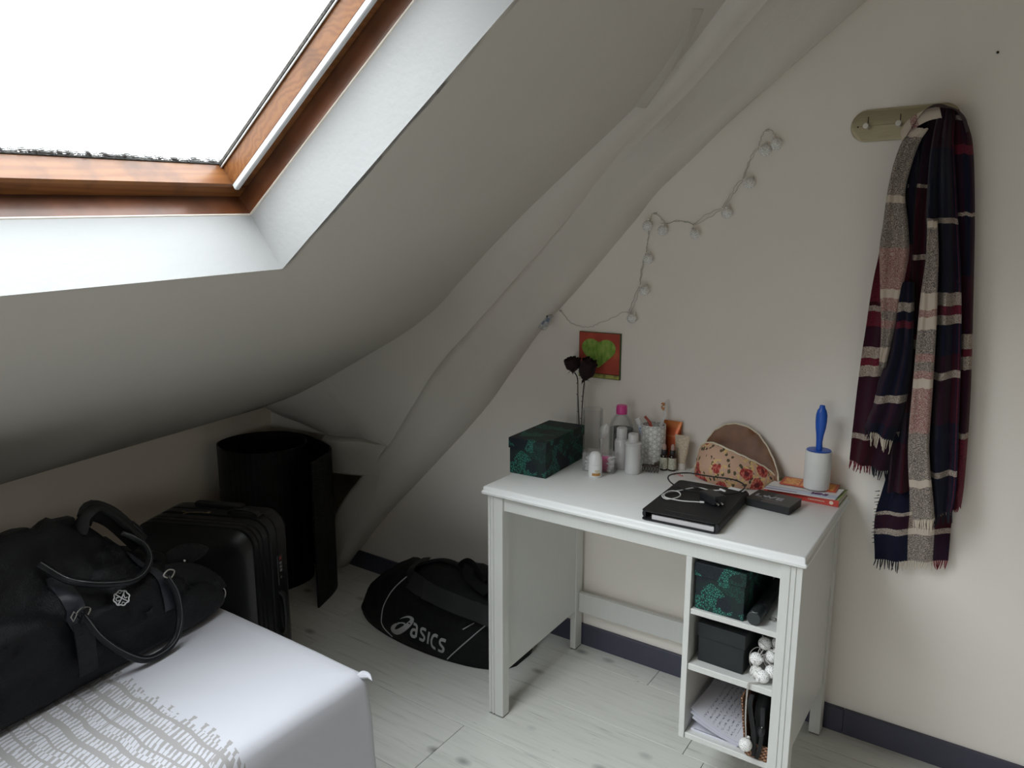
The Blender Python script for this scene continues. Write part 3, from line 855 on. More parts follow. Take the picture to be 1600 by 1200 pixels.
tip1, tip2 = (xf(lathe([(.0014, 0), (.0028, .002), (.0032, .006), (.0028, .010), (.001, .012)], 8), T(.028, 0, 0) @ RY(pi / 2)), xf(lathe([(.0014, 0), (.0028, .002), (.0032, .006), (.0028, .010), (.001, .012)], 8), T(-.028, 0, 0) @ RY(-pi / 2)))
tip_a, tip_b = mesh('cotton_tip', tip1, m_cotton), mesh('cotton_tip', tip2, m_cotton)
k = 0
for lev in range(5):
    for q in range(6):
        t = thing('cotton_bud', 'pink-stemmed cotton bud inside the clear box', 'cotton bud', group='cotton buds in the clear box')
        ph = radians(14)
        lx, ly = rnd.uniform(-.006, .006), -.022 + q * .0088
        t.location = (.213 + lx * cos(ph) - ly * sin(ph), -.196 + lx * sin(ph) + ly * cos(ph), TZ + .0055 + lev * .0078)
        t.rotation_euler = (0, rnd.uniform(-.03, .03), ph + rnd.uniform(-.04, .04))
        obj('stick', stem_me, None, t); obj('cotton_tip', tip_a, None, t); obj('cotton_tip', tip_b, None, t)
sp = thing('plastic_spoon', 'clear plastic spoon standing up out of the cotton bud box', 'spoon', (.195, -.1605, TZ))
def spoon(s, q):
    z = .085 + q * .052; wdt = .0145 * sqrt(max(0, 1 - (2 * q - 1) ** 2)) + .0012
    return Vector(((s - .5) * 2 * wdt + .012 * q, .006 - .010 * (1 - (2 * s - 1) ** 2) * sin(pi * q), z))
g1_ = grid(spoon, 8, 10); g2_ = ([p + Vector((0, .0016, 0)) for p in g1_[0]], g1_[1])
m_spoon = glass_mat('cloudy_plastic', (.97, .97, .97), .35)
obj('spoon_bowl', join(g1_, g2_), m_spoon, sp); obj('spoon_handle', bx(-.003, .003, .003, .006, .0, .088, .0005), m_spoon, sp)

# deodorant
de = thing('deodorant', 'white dome-topped roll-on deodorant with amber label', 'deodorant', (.232, -.266, TZ))
obj('bottle', lathe([(0, 0), (.018, 0), (.0205, .003), (.0208, .012), (.0208, .040)], 24), m_white, de)
obj('cap', lathe([(.0207, .0405), (.0208, .052), (.0198, .062), (.0165, .071), (.011, .0765), (.004, .0785), (0, .0786)], 24), mat('glossy_white', (.84, .84, .84), .2), de)
def patch(r, a0, a1, z0, z1, n=8):
    return grid(lambda s, q: (r * cos(a0 + (a1 - a0) * s), r * sin(a0 + (a1 - a0) * s), z0 + (z1 - z0) * q), n, 2)
ac = radians(-52)
obj('label', patch(.0212, ac - .62, ac + .62, .008, .016), mat('amber_label', (.50, .24, .05), .5, .2, 200), de)
obj('label', patch(.0211, ac - .2, ac + .45, .018, .026), mat('pale_gold_label', (.66, .60, .45), .5, .3, 400), de)

# micellar water bottle
mw = thing('water_bottle', 'large clear cleansing water bottle with pink cap', 'bottle', (.222, -.073, TZ))
obj('bottle', lathe([(0, 0), (.034, 0), (.0385, .004), (.039, .012), (.039, .100), (.037, .118), (.031, .137), (.022, .150), (.017, .155), (.017, .160), (0, .160)], 28), glass_mat('bottle_clear', (.96, .97, .97), .03), mw)
obj('water', lathe([(0, .003), (.0355, .003), (.0360, .110), (0, .110)], 24), glass_mat('water', (.95, .96, .96), .01), mw)
M = Mat('silver_label'); M.set('Base Color', M.ramp(M.noise(M.coord((1, 1, 1)), 60, 2), [(.4, (.10, .105, .10)), (.6, (.28, .29, .28))])); M.set('Roughness', .5)
obj('back_label', patch(.0388, radians(30), radians(155), .022, .108, 14), M.m, mw)
obj('back_label', patch(.0392, radians(-75), radians(-40), .030, .100, 6), glass_mat('label_film', (.6, .6, .6), .25), mw)
obj('cap', lathe([(.0168, .156), (.0175, .157), (.0178, .166), (.0172, .181), (.0155, .1845), (0, .185)], 24), mat('pink_cap', (.66, .06, .28), .35), mw)

m_frost = glass_mat('frosted_plastic', (.97, .96, .96), .62)
sb = thing('spray_bottle', 'small frosted spray bottle with pink liquid at the bottom', 'bottle', (.258, -.142, TZ))
obj('bottle', lathe([(0, 0), (.020, 0), (.0218, .003), (.0218, .086), (.020, .092), (.0155, .096), (.0155, .098), (0, .098)], 24), m_frost, sb)
obj('liquid', lathe([(0, .002), (.0205, .002), (.0205, .036), (0, .036)], 24), mat('pink_liquid', (.80, .58, .50), .3), sb)
obj('cap', lathe([(.0162, .097), (.0165, .098), (.0165, .127), (.015, .130), (0, .130)], 24), glass_mat('cap_plastic', (.97, .97, .97), .7), sb)

lb = thing('travel_bottle', 'small white bottle with flip cap beside the patterned cup', 'bottle', (.310, -.170, TZ))
obj('bottle', lathe([(0, 0), (.021, 0), (.0232, .003), (.0232, .075), (.0225, .088)], 24), glass_mat('milky_plastic', (.97, .97, .97), .72), lb)
obj('lotion', lathe([(0, .002), (.0215, .002), (.0215, .052), (0, .052)], 24), mat('white_lotion', (.80, .80, .80), .4), lb)
cp = obj('cap', lathe([(.0240, .0885), (.0248, .090), (.0248, .0955), (.0232, .097), (.0165, .0985), (.0160, .121), (.0148, .1245), (0, .125)], 24), glass_mat('clear_cap', (.96, .96, .96), .62), lb)

# toothbrush cup
def cup_mat():
    M = Mat('geometric_cup'); xyz = M.sep(M.tc.outputs['Object'])
    a = M.math('MULTIPLY', M.math('ARCTAN2', xyz[1], xyz[0]), .0385); z = xyz[2]; lines = None
    for dx, dz in ((1, 0), (.5, .866), (-.5, .866), (0, 1), (.866, .5), (-.866, .5)):
        q = M.math('ADD', M.math('MULTIPLY', a, dx), M.math('MULTIPLY', z, dz))
        per = 1 / .0135 if (dx, dz) in ((1, 0), (.5, .866), (-.5, .866)) else 1 / .0234
        d = M.math('LESS_THAN', M.math('ABSOLUTE', M.math('SUBTRACT', M.math('FRACT', M.math('MULTIPLY_ADD', q, per, 40.0)), .5)), .05 if per > 60 else .028)
        lines = d if lines is None else M.math('MAXIMUM', lines, d)
    M.set('Base Color', M.mix(lines, (.86, .86, .84), (.44, .44, .43))); M.set('Roughness', .35); M.bump(lines, -.15, .0005); return M.m
cu = thing('toothbrush_cup', 'white cup with grey geometric pattern holding toothbrushes', 'cup', (.326, -.056, TZ))
obj('cup_body', lathe([(0, 0), (.036, 0), (.0378, .002), (.0385, .006), (.0385, .130), (.0375, .1335), (.0358, .1325), (.0355, .006), (0, .006)], 40), cup_mat(), cu)
tb = thing('toothbrush', 'white toothbrush with orange bristles in the cup', 'toothbrush', (.330, -.052, TZ + .008))
P = [(0, 0, 0), (.006, .006, .06), (.014, .012, .12), (.022, .016, .150), (.020, .016, .165)]
obj('handle', tube(smooth_path(P, 4), [.0042] * 9 + [.0036] * 8, 8), m_white, tb)
hd = Vector((.018, .0155, .172))
obj('head', xf(rrect_loft(.012, .028, [(0, .001), (.001, 0), (.0045, 0), (.0055, .001)], .005, 3), T(.019, .019, .182) @ RX(radians(80)) @ RZ(.05)), m_white, tb)
m_br = mat('orange_bristles', (.72, .32, .12), .8, .35, 300); m_brw = mat('white_bristles', (.80, .78, .72), .8)
for i_ in range(5):
    for j_ in range(2):
        obj('bristle_tuft', bx(.0145 + j_ * .0046, .0182 + j_ * .0046, .004, .0135, .171 + i_ * .0046, .1748 + i_ * .0046, .0004), m_br if (i_ + j_) % 3 else m_brw, tb)
tb2 = thing('toothbrush', 'red toothbrush leaning left in the cup', 'toothbrush', (.318, -.062, TZ + .008))
obj('handle', tube(smooth_path([(.012, .004, 0), (.010, .002, .07), (.0, -.003, .125), (-.016, -.010, .150)], 5), [.004] * 6 + [.0055] * 6 + [.004] * 4, 8), mat('red_handle', (.42, .07, .05), .35), tb2)
obj('grip', tube(smooth_path([(.0105, -.002, .085), (.0045, -.0055, .117)], 4), .0042, 8), mat('cream_grip', (.72, .64, .55), .5), tb2)
tt = thing('toothpaste_tube', 'silver and blue toothpaste tube with a white cap, tilted in the cup', 'toothpaste', (.318, -.048, TZ + .040))
R_ = RY(radians(-24)) @ RX(radians(6))
m_tp = Mat('toothpaste_print'); m_tp.set('Base Color', m_tp.ramp(m_tp.noise(m_tp.coord(), 55, 2), [(.42, (.70, .70, .72)), (.50, (.60, .62, .68)), (.56, (.12, .25, .55)), (.62, (.72, .72, .72))])); m_tp.set('Roughness', .3)
obj('tube', xf(loft([[(cos(a) * r1, sin(a) * r2, z) for a in [2 * pi * q / 16 for q in range(16)]] for r1, r2, z in ((.013, .002, 0), (.0125, .006, .03), (.0115, .0095, .07), (.0105, .0105, .09), (.006, .006, .095))]), R_), m_tp.m, tt)
obj('cap', xf(lathe([(.0095, .0955), (.0098, .097), (.0085, .114), (.007, .1155), (0, .116)], 16), R_), m_white, tt)

# tubes against the wall
def stand_tube(name, label, loc, wd_, h, m, mcap, caph, rz=0):
    t = thing(name, label, 'tube', loc, rz); r = .014
    ring = lambda a, b, z: [(cos(2 * pi * q / 20) * a, sin(2 * pi * q / 20) * b, z) for q in range(20)]
    obj('cap', loft([ring(r * 1.05, .0112, 0), ring(r * 1.05, .0112, caph - .001), ring(r, .0105, caph)]), mcap, t)
    obj('tube', loft([ring(r, .0108, caph + .0004), ring(r * 1.08, .0108, caph + .012), ring(wd_ * .42, .009, h * .5), ring(wd_ * .47, .005, h * .8), ring(wd_ * .5, .0015, h * .95), ring(wd_ * .5, .001, h)]), m, t)
    return t
M = Mat('orange_foil'); M.set('Base Color', M.ramp(M.sep(M.coord())[2], [(.0, (.46, .09, .025)), (.09, (.46, .09, .025)), (.092, (.60, .25, .10)), (.098, (.46, .09, .025)), (.115, (.42, .08, .02)), (.13, (.62, .20, .06))])); M.set('Roughness', .22); M.set('Metallic', .35)
t = stand_tube('cream_tube', 'shiny orange-red cream tube standing against the wall', (.373, -.0155, TZ), .060, .142, M.m, mat('orange_cap', (.50, .12, .04), .3), .018)
def printed(name, base, ink, sx=150, sz=260, th_=.56):
    M = Mat(name); n_ = M.noise(M.coord((1, 1, 1)), sx, 2); rows = M.math('GREATER_THAN', M.math('FRACT', M.math('MULTIPLY', M.sep(M.tc.outputs['Object'])[2], sz)), .5)
    f = M.math('MULTIPLY', rows, M.math('GREATER_THAN', n_, th_ - .12)); M.set('Base Color', M.mix(f, base, ink)); M.set('Roughness', .45); return M.m
t = stand_tube('cream_tube', 'beige cream tube with small print, in front of the orange tube', (.418, -.047, TZ), .048, .108, printed('beige_print', (.66, .55, .42), (.42, .34, .25)), mat('pale_cap', (.66, .62, .56), .4), .020)
m_brown = mat('amber_glass', (.022, .012, .008), .15)
for (x, y, lab) in ((.376, -.085, 'left of the two small dropper bottles with cream labels'), (.4005, -.0775, 'right of the two small dropper bottles with cream labels')):
    t = thing('dropper_bottle', lab, 'bottle', (x, y, TZ), group='dropper bottles')
    obj('bottle', lathe([(0, 0), (.011, 0), (.0122, .0015), (.0122, .043), (.0115, .047), (.0075, .051), (.0075, .054), (0, .054)], 20), m_brown, t)
    obj('label', lathe([(.01222, .005), (.01245, .0052), (.01245, .041), (.01222, .0412)], 20), printed('dropper_label', (.62, .60, .50), (.25, .24, .18), 260, 330), t)
    obj('cap', lathe([(.0086, .0515), (.0088, .052), (.0088, .0635), (.0078, .065), (0, .065)], 16), m_black, t)
    obj('rubber_bulb', lathe([(.0060, .0653), (.0063, .068), (.0058, .078), (.0035, .083), (0, .084)], 14), mat('pinkish_rubber', (.42, .28, .24), .6), t)

# hair clip
hc = thing('hair_clip', 'brown claw hair clip in front of the cup', 'hair clip', (.357, -.132, TZ), radians(12))
m_clip = mat('brown_acetate', (.060, .042, .032), .3, .3, 60)
for s in (-1, 1):
    for k_ in range(6):
        x = -.026 + k_ * .0088
        obj('claw_tooth', tube(smooth_path([(x, 0, .020), (x, s * .011, .017), (x, s * .014, .009), (x, s * .004, .0022)], 3), .0016, 5), m_clip, hc)
    obj('jaw', tube([(-.030, s * .0045, .0205), (.022, s * .0045, .0215)], .0024, 6), m_clip, hc)
    obj('finger_grip', grid(lambda a, b: (.004 + .018 * a, s * (.004 + .010 * b), .0215 + .010 * b - .003 * cos(a * pi)), 4, 3), m_clip, hc)
obj('hinge', tube([(.018, -.006, .021), (.018, .006, .021)], .0045, 10), m_clip, hc)
obj('hinge', tube([(-.005, -.006, .021), (-.005, .006, .021)], .004, 10), m_clip, hc)

# ---- floral pouch, open
def floral():
    M = Mat('floral_cotton'); c = M.coord()
    rose_d = M.voro(M.coord((1, 1, 1), loc=(.13, .02, .03)), 19); rr_ = M.noise(c, 140, 3)
    petal = M.math('ADD', rose_d, M.math('MULTIPLY', M.math('SUBTRACT', M.noise(c, 70, 2), .5), .30))
    col = M.mix(M.noise(c, 12, 2), (.62, .42, .30), (.60, .36, .26))
    lf = M.voro(M.coord((1, 1, .6)), 75); lmask = M.math('MULTIPLY', M.math('LESS_THAN', M.math('ADD', lf, M.math('MULTIPLY', rr_, .3)), .47), M.math('LESS_THAN', petal, .74))
    col = M.mix(lmask, col, (.10, .085, .05))
    sm_ = M.voro(M.coord((1, 1, 1), loc=(.5, .2, .1)), 95); ym = M.math('MULTIPLY', M.math('LESS_THAN', sm_, .42), M.math('MULTIPLY', M.math('LESS_THAN', petal, .56), M.math('GREATER_THAN', petal, .32)))
    col = M.mix(ym, col, (.72, .50, .22))
    red = M.math('LESS_THAN', petal, .36); col = M.mix(red, col, M.mix(M.math('GREATER_THAN', rr_, .52), (.36, .045, .04), (.55, .16, .12)))
    col = M.mix(M.math('LESS_THAN', petal, .16), col, (.16, .03, .035))
    M.set('Base Color', col); M.set('Roughness', .75); M.set('Specular IOR Level', .2); return M.m
m_floral = floral(); m_lining = mat('brown_lining', (.19, .078, .032), .5, .25, 25, .3, 60, .002); m_piping = mat('cream_piping', (.72, .64, .50), .6)
po_ = thing('toiletry_pouch', 'open floral half-moon pouch with brown lining against the wall', 'pouch', (.59, -.09, TZ))
PH = [(0, .045), (.03, .075), (.08, .093), (.15, .104), (.25, .110), (.36, .107), (.5, .098), (.62, .088), (.74, .076), (.84, .062), (.92, .046), (1, .024)]
def interp(tab, s):
    for a, b in zip(tab, tab[1:]):
        if s <= b[0]:
            t_ = (s - a[0]) / (b[0] - a[0]); t_ = t_ * t_ * (3 - 2 * t_) * .5 + t_ * .5
            return a[1] + (b[1] - a[1]) * t_
    return tab[-1][1]
def front(s, q):
    x = -.118 + .236 * s; h = interp(PH, s)
    bulge = .030 * sin(pi * q * .9 + .2)
    y = .012 - .052 * sin(pi * s) ** .8 - bulge * sin(pi * s) ** .6 + .025 * q - .006 * (1 - q) 
    return Vector((x + .008 * (q - .5) * (s - .5) + .002 * fbm((s * 4, q * 3, 1), 1), y + .003 * fbm((s * 5, q * 4, 2), 1), .001 + h * q))
FH = [(0, .02), (.05, .075), (.1, .105), (.18, .135), (.3, .154), (.42, .160), (.55, .156), (.68, .140), (.8, .112), (.9, .078), (.96, .048), (1, .02)]
def back(s, q):
    x = -.120 + .246 * s; h = interp(FH, s)
    return Vector((x, .022 + .045 * q * sin(pi * s) ** .5 - .004 * sin(pi * q) + .003 * fbm((s * 5, q * 4, 7), 1), .001 + h * q))
def thick(fn, nu, nv, d):
    a = grid(fn, nu, nv); b = ([p + Vector(d) for p in a[0]], a[1])
    n = nu + 1; m = nv + 1; k = len(a[0]); edge = [i for i in range(n)] + [j * n + n - 1 for j in range(1, m)] + [(m - 1) * n + i for i in range(n - 2, -1, -1)] + [j * n for j in range(m - 2, 0, -1)]
    f = a[1] + [[i + k for i in q] for q in b[1]] + [[edge[i], edge[(i + 1) % len(edge)], edge[(i + 1) % len(edge)] + k, edge[i] + k] for i in range(len(edge))]
    return a[0] + b[0], f
obj('front_panel', thick(front, 28, 10, (0, .003, 0)), m_floral, po_, smooth=60)
obj('back_flap', thick(back, 28, 10, (0, .003, 0)), m_lining, po_, smooth=60, label='brown lining of the open flap')
obj('pouch_floor', thick(lambda s, q: front(s, 0).lerp(back(s, 0), q) + Vector((0, .003 if q == 0 else 0, .001)), 20, 3, (0, 0, .002)), m_lining, po_)
obj('piping', tube([front(s / 40, 1.0) + Vector((0, .0015, .001)) for s in range(41)], .0028, 6), m_piping, po_)
obj('piping', tube([back(s / 40, 1.0) + Vector((0, .0015, .001)) for s in range(41)], .0026, 6), m_piping, po_)
obj('gusset', grid(lambda s, q: front(0, s).lerp(back(.02, s), q) + Vector((-.004 * sin(pi * q), 0, 0)), 6, 4), m_floral, po_)
obj('gusset', grid(lambda s, q: front(1, s).lerp(back(.99, s), q) + Vector((.004 * sin(pi * q), 0, 0)), 6, 4), m_floral, po_)
ch = []
for k_ in range(14):
    a_ = rnd.uniform(0, 2 * pi); rr_ = rnd.uniform(0, .010)
    ch.append(xf(lathe([(0, -.0022), (.002, -.001), (.002, .001), (0, .0022)], 6), T(-.150 + cos(a_) * rr_ * 1.8, -.028 + sin(a_) * rr_, .0024 + .002 * (k_ % 2))))
cm = obj('zip_charm', join(*ch), mat('red_white_beads', (.62, .28, .26), .5, .5, 250), po_); cm['kind'] = 'stuff'
obj('charm_cord', tube(smooth_path([(-.138, -.022, .004), (-.125, -.008, .010), (-.116, .006, .03)], 4), .0008, 5), m_piping, po_)

# ---- ring binder
bi = thing('ring_binder', 'black ring binder lying at the front edge of the desk', 'binder', (.5845, -.366, TZ), radians(2.2))
m_cover = mat('black_leatherette', (.006, .006, .0075), .62, .15, 60, .25, 700, .0005)
bwx, bdy = .193, .288
obj('back_cover', rrect_loft(bwx, bdy, [(0, .0006), (.0006, 0), (.0024, 0), (.003, .0006)], .012, 4), m_cover, bi)
obj('front_cover', xf(rrect_loft(bwx, bdy, [(0, .0006), (.0006, 0), (.0024, 0), (.003, .0006)], .012, 4), T(0, 0, .0235) @ RY(radians(-.6))), m_cover, bi)
obj('paper_block', bx(-.070, .088, -bdy / 2 + .007, bdy / 2 - .008, .0035, .0155, .0006), mat('paper_edges', (.60, .58, .58), .8, .15, 400, stretch=(.02, .02, 8)), bi)
obj('spine', loft([[(bwx / 2 - .004 + .0085 * sin(a), y, .0132 - .0128 * cos(a)) for a in [pi * q / 8 for q in range(9)]] + [(bwx / 2 - .005, y, .0235), (bwx / 2 - .005, y, .003)] for y in (-bdy / 2 + .004, bdy / 2 - .004)]), m_cover, bi)
obj('closing_flap', loft([[(-bwx / 2 + .006 - .007 * sin(a), y, .0132 - .0100 * cos(a)) for a in [pi * q / 8 for q in range(9)]] + [(-bwx / 2 + .008, y, .022), (-bwx / 2 + .008, y, .004)] for y in (-bdy / 2 + .012, -bdy / 2 + .05)]), m_cover, bi)
obj('cover_seam', bx(-.045, .055, -bdy / 2 + .028, -bdy / 2 + .0295, .0262, .0270, .0003), m_black, bi)

# ---- black gift box with lettering
gb = thing('gift_box', 'flat dark grey box with LOVE lettering beside the binder', 'box', (.7455, -.2245, TZ), radians(-7))
obj('box_body', bx(-.0575, .0575, -.043, .043, 0, .020, .001), mat('black_box_side', (.012, .012, .013), .5), gb)
M = Mat('box_lid_print'); xx = M.sep(M.tc.outputs['Object'])
M.set('Base Color', M.mix(M.math('LESS_THAN', M.math('ADD', xx[0], M.math('MULTIPLY', M.math('GREATER_THAN', xx[1], -.006), -.012)), -.018), (.060, .054, .052), (.012, .012, .013))); M.set('Roughness', .5)
ld = obj('lid', bx(-.0585, .0585, -.044, .044, .0204, .0225, .0006), M.m, gb)
m_let = mat('grey_lettering', (.36, .36, .39), .5)
tv = text_vf('L VE', .040, .0002, .0, .0006, 1.0)
obj('lettering', xf(tv, T(-.012, -.002, .0227) @ RZ(radians(0)) @ Matrix.Scale(.72, 4, (0, 1, 0))), m_let, gb, smooth=0)
heart = []
for k_ in range(40):
    a_ = 2 * pi * k_ / 40
    heart.append((.0085 * 16 / 16 * sin(a_) ** 3, (.0085 / 16) * (13 * cos(a_) - 5 * cos(2 * a_) - 2 * cos(3 * a_) - cos(4 * a_))))
obj('heart_mark', xf(prism(heart, 0, .0003), T(-.0205, -.002, .0226)), m_let, gb, smooth=0)
obj('small_print', bx(-.036, .020, -.0235, -.0205, .0226, .0228, .0001), mat('faint_print', (.16, .16, .17), .5, .8, 900), gb)

# ---- books and the lint roller
bk = thing('paperback_book', 'green-covered book with red spine at the desk corner, bottom of the pile', 'book', (.795, -.079, TZ), radians(-1.5))
M = Mat('green_cover'); M.set('Base Color', M.ramp(M.noise(M.coord(), 30, 3), [(.35, (.12, .17, .05)), (.55, (.27, .33, .09)), (.7, (.38, .42, .20))])); M.set('Roughness', .4); m_green = M.m
obj('pages', bx(-.0975, .0955, -.054, .0555, .0015, .0165, .0004), mat('book_pages', (.62, .55, .47), .8, .2, 500, stretch=(.02, .02, 6)), bk)
obj('back_cover', bx(-.0985, .0975, -.056, .057, 0, .0012, .0003), m_green, bk); obj('front_cover', bx(-.0985, .0975, -.056, .057, .0168, .018, .0003), m_green, bk)
sp_ = obj('spine', bx(-.0985, .0975, -.0575, -.0562, 0, .018, .0004), mat('red_spine', (.48, .055, .04), .4, .1), bk)
obj('lettering', bx(.020, .062, -.0579, -.0576, .0075, .0105, .0001), mat('spine_print', (.60, .32, .25), .5, .9, 800), sp_)
obj('spine_emblem', xf(lathe([(0, 0), (.0052, 0), (.0052, .0003), (0, .0003)], 16), T(.079, -.0576, .009) @ RX(pi / 2)), mat('cream_emblem', (.72, .60, .48), .5), sp_)
mg = thing('magazine', 'white leaflet with purple lettering on top of the green book', 'magazine', (.7930, -.1020, TZ + .0182), radians(4))
M = Mat('leaflet_print'); xyz = M.sep(M.tc.outputs['Object'])
blue = M.math('LESS_THAN', M.math('ABSOLUTE', M.math('ADD', xyz[1], .026)), .013)
colr = M.mix(blue, (.74, .73, .74), (.56, .60, .72))
stripe = M.math('MULTIPLY', M.math('LESS_THAN', M.math('ABSOLUTE', M.math('ADD', xyz[1], .034)), .003), M.math('LESS_THAN', xyz[0], -.012))
stripe2 = M.math('MULTIPLY', M.math('LESS_THAN', M.math('ABSOLUTE', M.math('ADD', xyz[1], .0105)), .0013), M.math('LESS_THAN', xyz[0], .01))
colr = M.mix(stripe, colr, (.17, .08, .20)); colr = M.mix(stripe2, colr, (.10, .10, .14))
M.set('Base Color', colr); M.set('Roughness', .35)
def curl(s, q):
    x = -.092 + .184 * s; y = -.046 + .092 * q
    return Vector((x + .012 * (q - .5), y, .0012 + .0035 * max(0, s - .7) * q * 3))
obj('sheet', thick(curl, 16, 6, (0, 0, .0010)), M.m, mg)
obj('lettering', xf(text_vf('MINI', .020, .0001, .25, .0008), T(.042, -.020, .0036)), mat('purple_print', (.16, .035, .17), .5), mg, smooth=0)
ob = thing('booklet', 'orange and red booklet under the white lint roller', 'booklet', (.7985, -.0545, TZ + .0225), radians(1.5))
M = Mat('orange_print'); xyz = M.sep(M.tc.outputs['Object'])
inn = M.math('MULTIPLY', M.math('LESS_THAN', M.math('ABSOLUTE', xyz[0]), .066), M.math('LESS_THAN', M.math('ABSOLUTE', xyz[1]), .030))
bar = M.math('LESS_THAN', M.math('ABSOLUTE', M.math('SUBTRACT', M.math('ABSOLUTE', xyz[0]), .022)), .0022)
fig = M.math('GREATER_THAN', M.noise(M.coord((1, 1.6, 1)), 75, 2), .57)
c_ = M.mix(M.math('MULTIPLY', inn, M.math('SUBTRACT', 1.0, bar)), (.56, .085, .035), M.mix(fig, (.82, .36, .075), (.62, .17, .04)))
M.set('Base Color', c_); M.set('Roughness', .35)
obj('sheet', bx(-.074, .074, -.037, .037, 0, .0022, .0004), M.m, ob)
lr = thing('lint_roller', 'white lint roller with blue handle standing on the booklet', 'lint roller', (.8195, -.0745, TZ + .0249))
obj('paper_roll', lathe([(.017, 0), (.0335, 0), (.0342, .001), (.0342, .1045), (.0335, .1055), (.026, .1055), (.0255, .02), (.017, .02)], 36), mat('white_paper_roll', (.76, .76, .74), .6, .03), lr)
m_blue = mat('blue_plastic', (.012, .095, .50), .35)
obj('end_ring', lathe([(.009, .1015), (.0255, .1015), (.0265, .1058), (.0315, .1062), (.0315, .1078), (.025, .1085), (.009, .1075)], 28), m_blue, lr)
prof_h = [(.0085, .100), (.0085, .112), (.0090, .130), (.0105, .150), (.0135, .170), (.0150, .188), (.0148, .205), (.0118, .218), (.0080, .224), (.0072, .229), (.0060, .2325), (0, .233)]
hv, hf = lathe(prof_h, 20)
hv = [Vector((p.x * (1 if not (.125 < p.z < .19 and p.x > 0) else 1 - .10 * (1 + sin((p.z - .125) * 2 * pi / .0165))), p.y * .8, p.z)) for p in hv]
obj('handle', (hv, hf), m_blue, lr)

# ---- chargers and cables
ad = thing('power_adapter', 'black plug adapter with a looped black cable on the binder', 'charger', (.625, -.362, TZ + .0292), radians(-32))
obj('adapter_body', rrect_loft(.062, .040, [(0, .002), (.002, 0), (.020, 0), (.023, .003)], .006, 3), m_black, ad)
for s in (-1, 1):
    obj('plug_pin', tube([(.030, s * .0065 - .012, .011), (.044, s * .0065 - .014, .0105)], .0024, 8), m_black, ad)
    obj('pin_tip', tube([(.044, s * .0065 - .014, .0105), (.050, s * .0065 - .015, .0102)], .0024, 8), m_metal, ad, label='steel pin tip')
iv = (T(.625, -.362, TZ + .0292) @ RZ(radians(-32))).inverted()
Pb = smooth_path([(.598, -.342, .770), (.560, -.325, .764), (.520, -.318, .763), (.478, -.285, .764), (.452, -.235, .762), (.452, -.185, .757), (.482, -.156, .757), (.53, -.162, .760), (.575, -.176, .766), (.62, -.180, .769), (.655, -.200, .768), (.668, -.235, .766), (.655, -.285, .764), (.618, -.305, .763), (.585, -.300, .764), (.560, -.292, .764)], 6)
obj('cable', tube([iv @ p for p in Pb], .0021, 7), mat('black_rubber', (.008, .008, .009), .5), ad)
obj('cable_plug', tube([iv @ p for p in smooth_path([(.560, -.292, .764), (.538, -.286, .7635)], 2)], .0035, 8, flat=.6), m_black, ad)
wc = thing('charging_cable', 'thin white charging cable coiled on the binder', 'cable', (.55, -.36, .757))
Pw = smooth_path([(.640, -.330, .784), (.615, -.318, .775), (.590, -.297, .766), (.566, -.282, .762), (.545, -.292, .761), (.525, -.330, .761), (.505, -.362, .761), (.500, -.395, .761), (.520, -.416, .761), (.538, -.402, .762), (.543, -.375, .763), (.528, -.352, .764), (.508, -.360, .7645), (.505, -.392, .7635), (.520, -.413, .7635), (.560, -.407, .7610), (.600, -.389, .7605)], 6)
obj('cable', tube([p - Vector((.55, -.36, .757)) for p in Pw], .0017, 7), mat('white_cable', (.66, .66, .64), .5), wc)
obj('cable_plug', xf(bx(-.006, .006, -.0035, .0035, -.002, .002, .001), T(.056, -.026, .0038) @ RZ(.4)), m_white, wc)
e_ = Vector((.640, -.330, .784)) - Vector((.55, -.36, .757))
obj('cable_plug', xf(bx(-.010, .010, -.003, .003, -.002, .002, .001), T(*e_) @ RZ(-.5)), m_white, wc)
obj_ps = thing('paper_slip', 'small white paper slip beside the black cable', 'paper', (.648, -.231, TZ + .0290), radians(-8))
obj('sheet', bx(-.022, .022, -.009, .009, 0, .0008, .0002), mat('slip_paper', (.75, .75, .75), .7), obj_ps)

# ================================================================== IN THE SHELVES
S1z, S2z, S3z = .5252, .3762, .1812
lidded_box('storage_box', 'dark green coral-print box in the top compartment of the desk', (.7010, -.372, S1z), radians(-.5), .127, .262, .122, .034, m_coral)
um = thing('folding_umbrella', 'dark rolled umbrella lying in the top desk compartment', 'umbrella', (.7855, -.505, S1z + .0172))
m_um = mat('dark_umbrella_cloth', (.016, .021, .023), .6, .2, 60)
obj('handle', xf(lathe([(0, 0), (.0150, 0), (.0168, .0015), (.0168, .052), (.0155, .054)], 22), RX(-pi / 2)), mat('dark_handle', (.022, .028, .030), .5), um)
obj('folded_canopy', xf(loft([[((.0158 + .0012 * sin(5 * a)) * cos(a) * (1 - z * .5), (.0158 + .0012 * sin(5 * a)) * sin(a) * (1 - z * .5), .055 + z) for a in [2 * pi * q / 30 for q in range(30)]] for z in (0, .05, .10, .15, .19)]), RX(-pi / 2)), m_um, um)
obj('wrist_cord', tube(smooth_path([(-.006, .006, .0155), (.0, -.001, .0168), (.008, .004, .0158)], 4), .0009, 5), mat('grey_cord', (.2, .22, .22), .6), um)
kn_ = obj('knitting_needle', tube([(.846, -.360, S1z + .0035), (.795, -.300, S1z + .085)], .0011, 6), m_metal, None); tag(kn_, 'thin steel rod leaning in the top desk compartment', 'rod')
rg = obj('ring', tube([(.8185 + .0072 * cos(a), -.452 + .0072 * sin(a), S1z + .0022) for a in [2 * pi * q / 20 for q in range(20)]], .0020, 6, True), m_metal, None); tag(rg, 'small silver ring lying on the top desk shelf', 'ring')
